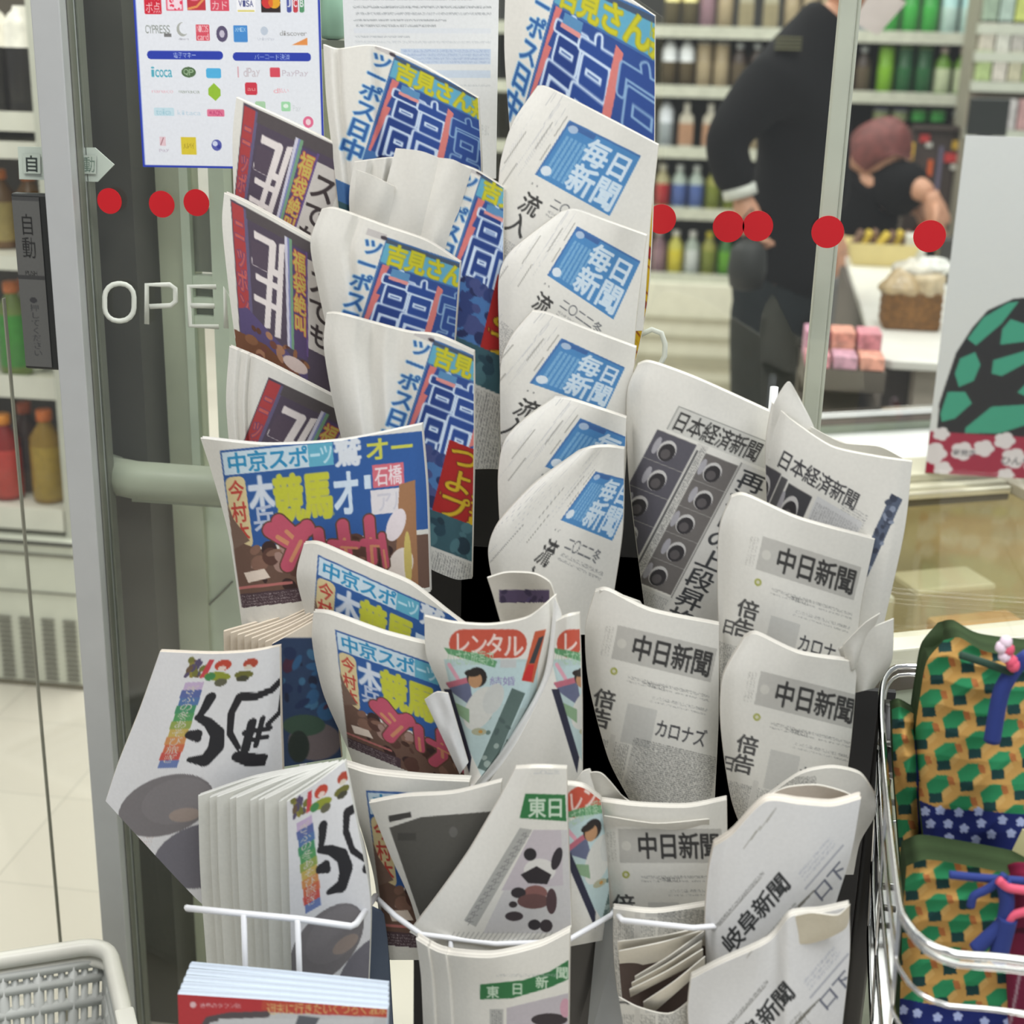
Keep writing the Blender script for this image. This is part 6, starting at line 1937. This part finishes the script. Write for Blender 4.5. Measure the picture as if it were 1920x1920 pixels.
def person_a():
    Y = 4.0
    pelvis, belly, chest, ub, nb, nk = (1452, 510), (1482, 400), (1500, 260), (1494, 130), (1545, 55), (1592, 10)
    body = [J(pelvis, Y, .11), J(belly, Y, .095), J(chest, Y, .10), J(ub, Y, .09), J(nb, Y, .06), J(nk, Y, .052),
            J((1442, 158), Y - .14, .045), J((1362, 262), Y - .2, .03), J((1392, 372), Y - .2, .024),
            J((1535, 130), Y + .1, .06), J((1545, 290), Y + .11, .042), J((1552, 420), Y + .08, .03),
            J((1432, 560), Y - .06, .085), J((1424, 760), Y - .06, .058), J((1420, 1010), Y - .05, .042), J((1450, 1052), Y - .05, .035),
            J((1478, 560), Y + .07, .085), J((1470, 760), Y + .07, .058), J((1464, 1000), Y + .08, .042), J((1496, 1040), Y + .08, .035)]
    ed = [(0, 1), (1, 2), (2, 3), (3, 4), (4, 5), (3, 6), (6, 7), (7, 8), (3, 9), (9, 10), (10, 11), (0, 12), (12, 13), (13, 14), (14, 15), (0, 16), (16, 17), (17, 18), (18, 19)]
    mb = MB()
    mesh_to_mb(skin_mesh('person', body, ed), mb)
    hc = Vector([float(q) for q in onY((1622, -44), Y)])
    hm, R3 = head_mb(hc, (.86, -.18, -.45))
    mb.add(hm.v, hm.f, 0, True)
    for i in range(len(hm.m)):
        mb.m[-len(hm.m) + i] = hm.m[i]
    wl_, wr = body[8][0], body[11][0]
    hand_mb(mb, wl_, (.35, -.1, -.9), (.9, .1, .3), .7)
    hand_mb(mb, wr, (.3, -.2, -.9), (-.8, 0, .2), .4)
    o = build('person', mb, [SKIN, EYE])
    tag(o, 'person in black jacket, dark trousers and white face mask, standing at the counter', 'person')
    up = 1.13
    jk = [(p, r * up + .022) for p, r in (J((1452, 572), Y, .118), J((1468, 460), Y, .102), J((1502, 270), Y, .08), J((1494, 130), Y, .10), J((1545, 50), Y, .058), J((1570, 22), Y, .046))]
    jk += [(p, r + .026) for p, r in (J((1444, 158), Y - .14, .058), J((1356, 264), Y - .2, .036), J((1386, 362), Y - .2, .028), J((1535, 130), Y + .1, .07), J((1545, 290), Y + .11, .05), J((1552, 405), Y + .08, .036))]
    j = MB()
    mesh_to_mb(skin_mesh('jacket', jk, [(0, 1), (1, 2), (2, 3), (3, 4), (4, 5), (3, 6), (6, 7), (7, 8), (3, 9), (9, 10), (10, 11)]), j)
    jo = build('jacket', j, JACKET, o)
    em = MB()
    c0 = Vector([float(q) for q in onY((1480, 82), Y - .17)])
    for k in range(4):
        em.box((c0.x - .035, c0.y - .002, c0.z + .012 - k * .009), (c0.x + .03, c0.y + .02, c0.z + .017 - k * .009), 0)
    build('shoulder_emblem', em, mat('emblem_olive', (92, 90, 62), .7), jo)
    tr = [(p, r + .02) for p, r in (J((1453, 450), Y, .085), J((1453, 520), Y, .10), J((1434, 590), Y - .06, .085), J((1424, 760), Y - .06, .066), J((1420, 1000), Y - .05, .06), J((1478, 590), Y + .07, .085), J((1470, 760), Y + .07, .072), J((1464, 992), Y + .08, .06))]
    t = MB()
    mesh_to_mb(skin_mesh('trousers', tr, [(0, 1), (1, 2), (2, 3), (3, 4), (1, 5), (5, 6), (6, 7)]), t)
    build('trousers', t, TROUSER, o)
    # hair cap and mask
    h = MB()
    n, m = 24, 12
    vs, fs = [], []
    for i in range(m + 1):
        th = math.pi * .62 * i / m
        for k in range(n):
            ph = 2 * math.pi * k / n
            x, y, z = math.sin(th) * math.cos(ph), math.sin(th) * math.sin(ph), math.cos(th)
            if y > .35:
                z = max(z, .35 + .25 * (y - .35))
            vs.append(hc + R3 @ Vector((x * .084, y * .101 - .004, z * .122 + .004)))
    for i in range(m):
        for k in range(n):
            fs.append((i * n + k, (i + 1) * n + k, (i + 1) * n + (k + 1) % n, i * n + (k + 1) % n))
    h.add(vs, fs, 0, True)
    build('hair', h, HAIR, o)
    mk = MB()
    g = []
    for i in range(9):
        row = []
        for k in range(13):
            an = math.radians(-66 + 132 * k / 12)
            z = -.004 - .1 * i / 8
            r = (.092 - .012 * (i / 8)) + .016 * math.exp(-(an / .5) ** 2) * (1 - .3 * i / 8)
            row.append(hc + R3 @ Vector((math.sin(an) * r * .9, math.cos(an) * r * 1.16, z)))
        g.append(row)
    mk.grid(np.array([[list(p) for p in r] for r in g]))
    build('face_mask', mk, mat('mask_white', (226, 214, 212), .7), o)
    cf = MB().tube([body[8][0] + Vector((-.012, 0, .03)), body[8][0] + Vector((-.004, 0, .004))], .044, 12)
    build('cuff', cf, mat('cuff_white', (206, 208, 200), .7), jo)
    for i in (15, 19):
        q = body[i][0]
        sh = MB()
        sh.tube([q + Vector((-.13, 0, .012)), q + Vector((-.05, 0, .02)), q + Vector((.05, 0, .005)), q + Vector((.12, 0, -.012))], [.036, .045, .042, .028], 12)
        zmin = min(v[2] for v in sh.v)
        sh.v = [(x, y, z - zmin + .001) for x, y, z in sh.v]
        build('shoe', sh, BLACK, o)
    b = MB()
    c = Vector([float(q) for q in onY((1402, 492), Y - .27)])
    b.lathe([(.02, -.07), (.042, -.062), (.05, -.02), (.046, .03), (.03, .05), (.012, .06)], c=c, n=16)
    b.tube([c + Vector((-.03, 0, .05)), c + Vector((-.025, 0, .10)), c + Vector((.0, 0, .135)), c + Vector((.022, 0, .10)), c + Vector((.02, 0, .05))], .004, 6)
    tag(build('shopping_bag', b, mat('bag_black', (32, 34, 32), .6)), "small black bag hanging from the standing person's hand", 'bag')
person_a()
def person_b():
    Y = 5.05
    body = [J((1598, 470), Y, .11), J((1606, 410), Y, .12), J((1630, 355), Y, .13), J((1662, 335), Y - .02, .10), J((1660, 310), Y - .05, .05), J((1654, 296), Y - .08, .045),
            J((1690, 345), Y - .14, .05), J((1726, 352), Y - .2, .04), J((1748, 372), Y - .22, .032), J((1690, 340), Y + .12, .05), J((1712, 380), Y + .2, .038), J((1730, 400), Y + .18, .03),
            J((1590, 540), Y - .07, .08), J((1592, 660), Y - .07, .055), J((1592, 790), Y - .06, .04), J((1612, 815), Y - .06, .035), J((1604, 540), Y + .08, .08), J((1606, 650), Y + .08, .055), J((1606, 780), Y + .08, .04), J((1628, 805), Y + .08, .035)]
    ed = [(0, 1), (1, 2), (2, 3), (3, 4), (4, 5), (3, 6), (6, 7), (7, 8), (3, 9), (9, 10), (10, 11), (0, 12), (12, 13), (13, 14), (14, 15), (0, 16), (16, 17), (17, 18), (18, 19)]
    zf = min(body[15][0].z, body[19][0].z)
    mb = MB()
    mesh_to_mb(skin_mesh('person', body, ed), mb)
    hc = Vector([float(q) for q in onY((1646, 288), Y - .08)])
    hm, R3 = head_mb(hc, (.7, -.25, -.6), .92)
    mb.add(hm.v, hm.f, 0, True)
    for i in range(len(hm.m)):
        mb.m[-len(hm.m) + i] = hm.m[i]
    hand_mb(mb, body[8][0], (.35, -.15, -.9), (-.8, 0, .2), .45)
    hand_mb(mb, body[11][0], (.6, -.2, -.7), (-.6, 0, .4), .45)
    o = build('person', mb, [SKIN, EYE])
    tag(o, 'person with reddish hair and black top leaning over the counter with one arm out', 'person')
    jk = [(p, r + .03) for p, r in (J((1600, 460), Y, .115), J((1608, 400), Y, .12), J((1632, 350), Y, .13), J((1664, 335), Y - .02, .10), J((1690, 345), Y - .14, .055), J((1732, 356), Y - .205, .036), J((1690, 340), Y + .12, .055), J((1712, 380), Y + .2, .045))]
    j = MB()
    mesh_to_mb(skin_mesh('sweater', jk, [(0, 1), (1, 2), (2, 3), (3, 4), (4, 5), (3, 6), (6, 7)]), j)
    build('sweater', j, JACKET, o)
    tr = [(p, r + .022) for p, r in (J((1598, 455), Y, .112), J((1590, 540), Y - .07, .082), J((1592, 660), Y - .07, .065), J((1592, 775), Y - .06, .06), J((1604, 540), Y + .08, .082), J((1606, 650), Y + .08, .065), J((1606, 765), Y + .08, .06))]
    t = MB()
    mesh_to_mb(skin_mesh('trousers', tr, [(0, 1), (1, 2), (2, 3), (0, 4), (4, 5), (5, 6)]), t)
    build('trousers', t, mat('trousers_grey', (112, 114, 116), .8), o)
    h = MB()
    n, m = 20, 10
    vs, fs = [], []
    for i in range(m + 1):
        th = math.pi * .66 * i / m
        for k in range(n):
            ph = 2 * math.pi * k / n
            x, y, z = math.sin(th) * math.cos(ph), math.sin(th) * math.sin(ph), math.cos(th)
            if y > .35:
                z = max(z, .35 + .25 * (y - .35))
            w = 1 + .04 * math.sin(7 * ph) * math.sin(5 * th)
            vs.append(hc + R3 @ Vector((x * .088 * w, y * .1 * w - .004, z * .12 * w + .004)))
    for i in range(m):
        for k in range(n):
            fs.append((i * n + k, (i + 1) * n + k, (i + 1) * n + (k + 1) % n, i * n + (k + 1) % n))
    h.add(vs, fs, 0, True)
    build('hair', h, mat('hair_red_brown', (104, 52, 48), .6, 0, .3, 40), o)
    for i in (15, 19):
        q = body[i][0]
        sh = MB().tube([q + Vector((-.11, 0, .012)), q + Vector((-.03, 0, .02)), q + Vector((.05, 0, .005)), q + Vector((.1, 0, -.012))], [.034, .042, .04, .026], 12)
        build('shoe', sh, BLACK, o)
person_b()

# ------------------------------------------------------------------ chrome wire basket of cloth pouches, right foreground
RZ = .78
def bz(px, z):
    return V(onZ(px, z))
bk = empty('wire_basket', bz((1780, 1500), 0.0), 'chrome wire dump basket holding patterned cloth pouches at the lower right', 'basket')
bl, fl_, fr_ = bz((1664, 1264), RZ), bz((1686, 1690), RZ), bz((1925, 1803), RZ)
f1, f2, f3 = bz((1700, 1728), RZ), bz((1730, 1764), RZ), bz((1790, 1790), RZ)
right_x = fr_.x + .25
br = Vector((right_x, bl.y + .03, RZ))
frr = Vector((right_x, fr_.y - .02, RZ))
rim = [br, bz((1730, 1250), RZ), bl, bz((1652, 1330), RZ), bz((1664, 1500), RZ), fl_, f1, f2, f3, fr_, frr]
mb = MB()
cx_ = curve([(p.x, p.y) for p in rim], 90)
R3d = [Vector((q[0], q[1], RZ)) for q in cx_]
mb.tube(R3d, .0036, 8, 0, True)
mb.tube([p + Vector((.004, .004, -.012)) for p in R3d], .0025, 8, 0, True)
build('rim', mb, CHROME, bk)
cen = Vector((sum(p.x for p in R3d) / len(R3d), sum(p.y for p in R3d) / len(R3d), 0))
mb = MB()
for dz, ins in ((-.055, .97), (-.11, .94), (-.19, .90), (-.27, .86)):
    mb.tube([Vector((cen.x + (p.x - cen.x) * ins, cen.y + (p.y - cen.y) * ins, RZ + dz)) for p in R3d], .0022, 6, 0, True)
for k in range(0, 90, 15):
    p = R3d[k]
    mb.tube([p, Vector((cen.x + (p.x - cen.x) * .86, cen.y + (p.y - cen.y) * .86, RZ - .27))], .002, 6)
build('wires', mb, CHROME, bk)
b = MB()
b.prism([Vector((cen.x + (p.x - cen.x) * .86, cen.y + (p.y - cen.y) * .86, RZ - .275)) for p in R3d[::3]], (0, 0, .006))
build('base', b, CHROME, bk)
b = MB()
pp = onY((1668, 1320), 1.50)
b.tube([(pp[0], 1.50, 0), (pp[0], 1.50, pp[2])], .012, 10)
b.tube([(pp[0] + .02, 1.50, .02), (right_x, 1.45, .02)], .012, 10)
b.tube([(right_x, 1.45, 0), (right_x, 1.45, RZ - .2)], .012, 10)
build('stand', b, mat('stand_black', (30, 28, 27), .35), bk)
hk = MB()
for y in (1390, 1450, 1500, 1660, 1700):
    q = onY((1646, y), 1.485)
    build('hook', MB().tube([q, (q[0] + .02, q[1], q[2] - .002)], .004, 6), mat('hook_grey', (120, 118, 112), .3, .6), bk)

NAVY, PAW = (30, 40, 104), (176, 188, 226)
def kikko(S=1.2):
    a = Canvas(330, 760, (200, 154, 84), S, 1630, 1190)
    GR, TE, OR, YE = (44, 136, 88), (30, 62, 62), (176, 108, 62), (210, 168, 100)
    ex, ey = np.array((58., -22.)), np.array((14., 50.))
    for i in range(-8, 16):
        for j in range(-2, 22):
            o = np.array((1640., 1230.)) + ex * i + ey * j + (ex * .5 if j % 2 else 0)
            def q(pts, c):
                a.poly([o + ex * p[0] + ey * p[1] for p in pts], c)
            q([(-.04, -.02), (.34, -.16), (.66, -.02), (.66, .36), (.34, .50), (-.04, .36)], GR)
            q([(-.04, .36), (.34, .50), (.30, .84), (-.10, .7)], TE)
            q([(.62, 0), (.80, .1), (.80, .4), (.62, .34)], OR)
            q([(.34, .48), (.62, .34), (.66, .56), (.36, .72)], YE)
    return a
def paws(a, pts, area_=None):
    if area_:
        a.poly(area_, NAVY)
    for x, y in pts:
        for dx, dy in ((-5, -3), (0, -6), (5, -2), (3, 4), (-4, 4)):
            a.ell(x + dx, y + dy, 4, 3.6, PAW)
        a.ell(x, y, 5, 5, PAW)
    return a
K1 = kikko()
paws(K1, [(x, y) for x, y in ((1735, 1522), (1763, 1520), (1798, 1524), (1835, 1522), (1880, 1538), (1914, 1542), (1745, 1545), (1778, 1545), (1808, 1554), (1840, 1544), (1741, 1575), (1780, 1571), (1830, 1575), (1859, 1565), (1896, 1563), (1759, 1598), (1798, 1598), (1854, 1597), (1827, 1616), (1878, 1617), (1845, 1628), (1780, 1622))],
     [(1722, 1500), (1760, 1516), (1860, 1522), (1960, 1530), (1960, 1650), (1880, 1650), (1738, 1622)])
K2 = kikko()
paws(K2, [(x, y) for x, y in ((1694, 1894), (1720, 1900), (1758, 1908), (1796, 1906), (1846, 1916), (1890, 1918), (1706, 1930), (1740, 1940))], [(1680, 1870), (1760, 1886), (1960, 1900), (1960, 2000), (1680, 2000)])
K3 = kikko()
K3.poly([(1714, 1330), (1732, 1330), (1742, 1630), (1724, 1630)], NAVY)
CLOTH = print_mat('cotton_cloth', .95, .1)
IDW = dict(quad=[(1600, 1190), (2000, 1190), (2000, 1990), (1600, 1990)], cq=[(1600, 1190), (2000, 1190), (2000, 1990), (1600, 1990)])
PB = [(0, .06), (0.08, .02), (0.25, 0), (0.6, -.012), (1, .01)]
def pouch(label, top, right, left, Y, art, prof=PB, bottom=None, thick=.045):
    o = sheet('drawstring_pouch', top, right, bottom or [left[-1], right[-1]], left, Y / RS, art=art, m=CLOTH, thick=thick / RS, rim=(58, 74, 48), crumple=.02, fade=.08, folds=[(.010, 2.0, 30., 0., 3.2), (.006, 7., 14., 1., 1.0)], prof=prof, seed=len(label), step=2, layers=3, **IDW)
    return tag(o, label, 'pouch', 'patterned pouches in the wire basket')
p1 = pouch('large green and orange patterned pouch with navy paw-dot band, uppermost in the wire basket', [(1770, 1200), (1800, 1196), (1850, 1222), (1960, 1236)], [(1960, 1236), (1960, 1650)],
           [(1770, 1200), (1738, 1240), (1726, 1300), (1716, 1380), (1722, 1480), (1738, 1622)], 1.30, K1, bottom=[(1738, 1622), (1860, 1646), (1960, 1650)])
p3 = pouch('green and orange patterned pouch squeezed behind at the left wires of the basket', [(1672, 1330), (1690, 1326), (1726, 1346)], [(1726, 1346), (1740, 1640)], [(1672, 1330), (1676, 1450), (1690, 1640)], 1.36, K3, thick=.02)
p2 = pouch('lower green and orange patterned pouch tied with navy cord, in front in the basket', [(1700, 1624), (1740, 1612), (1830, 1626), (1960, 1652)], [(1960, 1652), (1960, 1990)],
           [(1700, 1624), (1694, 1700), (1690, 1800), (1684, 1990)], 1.22, K2, prof=[(0, .05), (0.1, .012), (0.3, 0), (0.6, -.015), (1, .0)])
MR = Canvas(60, 330, (120, 28, 58), 1, 1880, 1640)
MR.stroke([(1900, 1820), (1884, 1960)], 3, (176, 150, 160)).rect(1884, 1740, 1950, 1750, (70, 20, 40))
p4 = sheet('drawstring_pouch', [(1888, 1660), (1920, 1650), (1970, 1656)], [(1970, 1656), (1970, 1990)], [(1888, 1990), (1970, 1990)], [(1888, 1660), (1884, 1800), (1884, 1990)], 1.195 / RS, art=MR, m=CLOTH, thick=.03 / RS, rim=(110, 26, 52), crumple=.006, prof=PB, step=3,
           quad=[(1880, 1640), (1980, 1640), (1980, 1970), (1880, 1970)], cq=[(1880, 1640), (1940, 1640), (1940, 1970), (1880, 1970)])
tag(p4, 'maroon cloth pouch at the right edge of the photo in the wire basket', 'pouch', 'patterned pouches in the wire basket')
CORD = mat('navy_cord', (34, 52, 120), .8)
PINK = mat('pink_cord', (214, 84, 110), .7)
def cord(parent, pts, Y, r, m, name):
    mb = MB().tube([V(onY((q[0], q[1]), Y)) for q in curve(pts, 24)], r, 8)
    return build(name, mb, m, parent)
cord(p1, [(1930, 1230), (1905, 1250), (1880, 1290), (1870, 1330), (1860, 1390)], 1.272, .008, CORD, 'drawstring')
ds_ = cord(p1, [(1800, 1228), (1850, 1244), (1900, 1262)], 1.268, .004, mat('cord_green', (30, 60, 46), .8), 'drawstring')
mb = MB()
for k, (x, y) in enumerate(((1886, 1204), (1890, 1218), (1884, 1230), (1896, 1240), (1878, 1214), (1900, 1248))):
    q = onY((x, y), 1.262)
    mb.lathe([(.002, -.006), (.0055, -.003), (.006, 0), (.005, .004), (.002, .006)], c=q, n=8, mi=k % 2)
build('tassel', mb, [mat('tassel_white', (228, 206, 220), .7), PINK], ds_)
cord(p2, [(1780, 1640), (1840, 1646), (1920, 1652)], 1.188, .004, CORD, 'drawstring')
cord(p2, [(1820, 1700), (1826, 1680), (1850, 1668), (1876, 1650), (1884, 1640)], 1.18, .004, CORD, 'drawstring')
cord(p2, [(1828, 1780), (1850, 1760), (1880, 1730), (1888, 1690), (1880, 1650)], 1.18, .007, CORD, 'drawstring')
cord(p2, [(1870, 1800), (1880, 1760), (1890, 1720)], 1.178, .009, CORD, 'drawstring')
cord(p4, [(1872, 1650), (1890, 1664), (1926, 1670)], 1.175, .0042, PINK, 'pink_tie')
cord(p4, [(1890, 1730), (1900, 1716), (1926, 1708)], 1.175, .0042, PINK, 'pink_tie')
tg_ = MB()
q = [onY(p, 1.262) for p in ((1880, 1634), (1918, 1556), (1970, 1560), (1970, 1640))]
tg_.prism([V(x) for x in q[::-1]], (0, .002, 0))
build('price_label', tg_, mat('label_cream', (206, 200, 150), .6), p1)
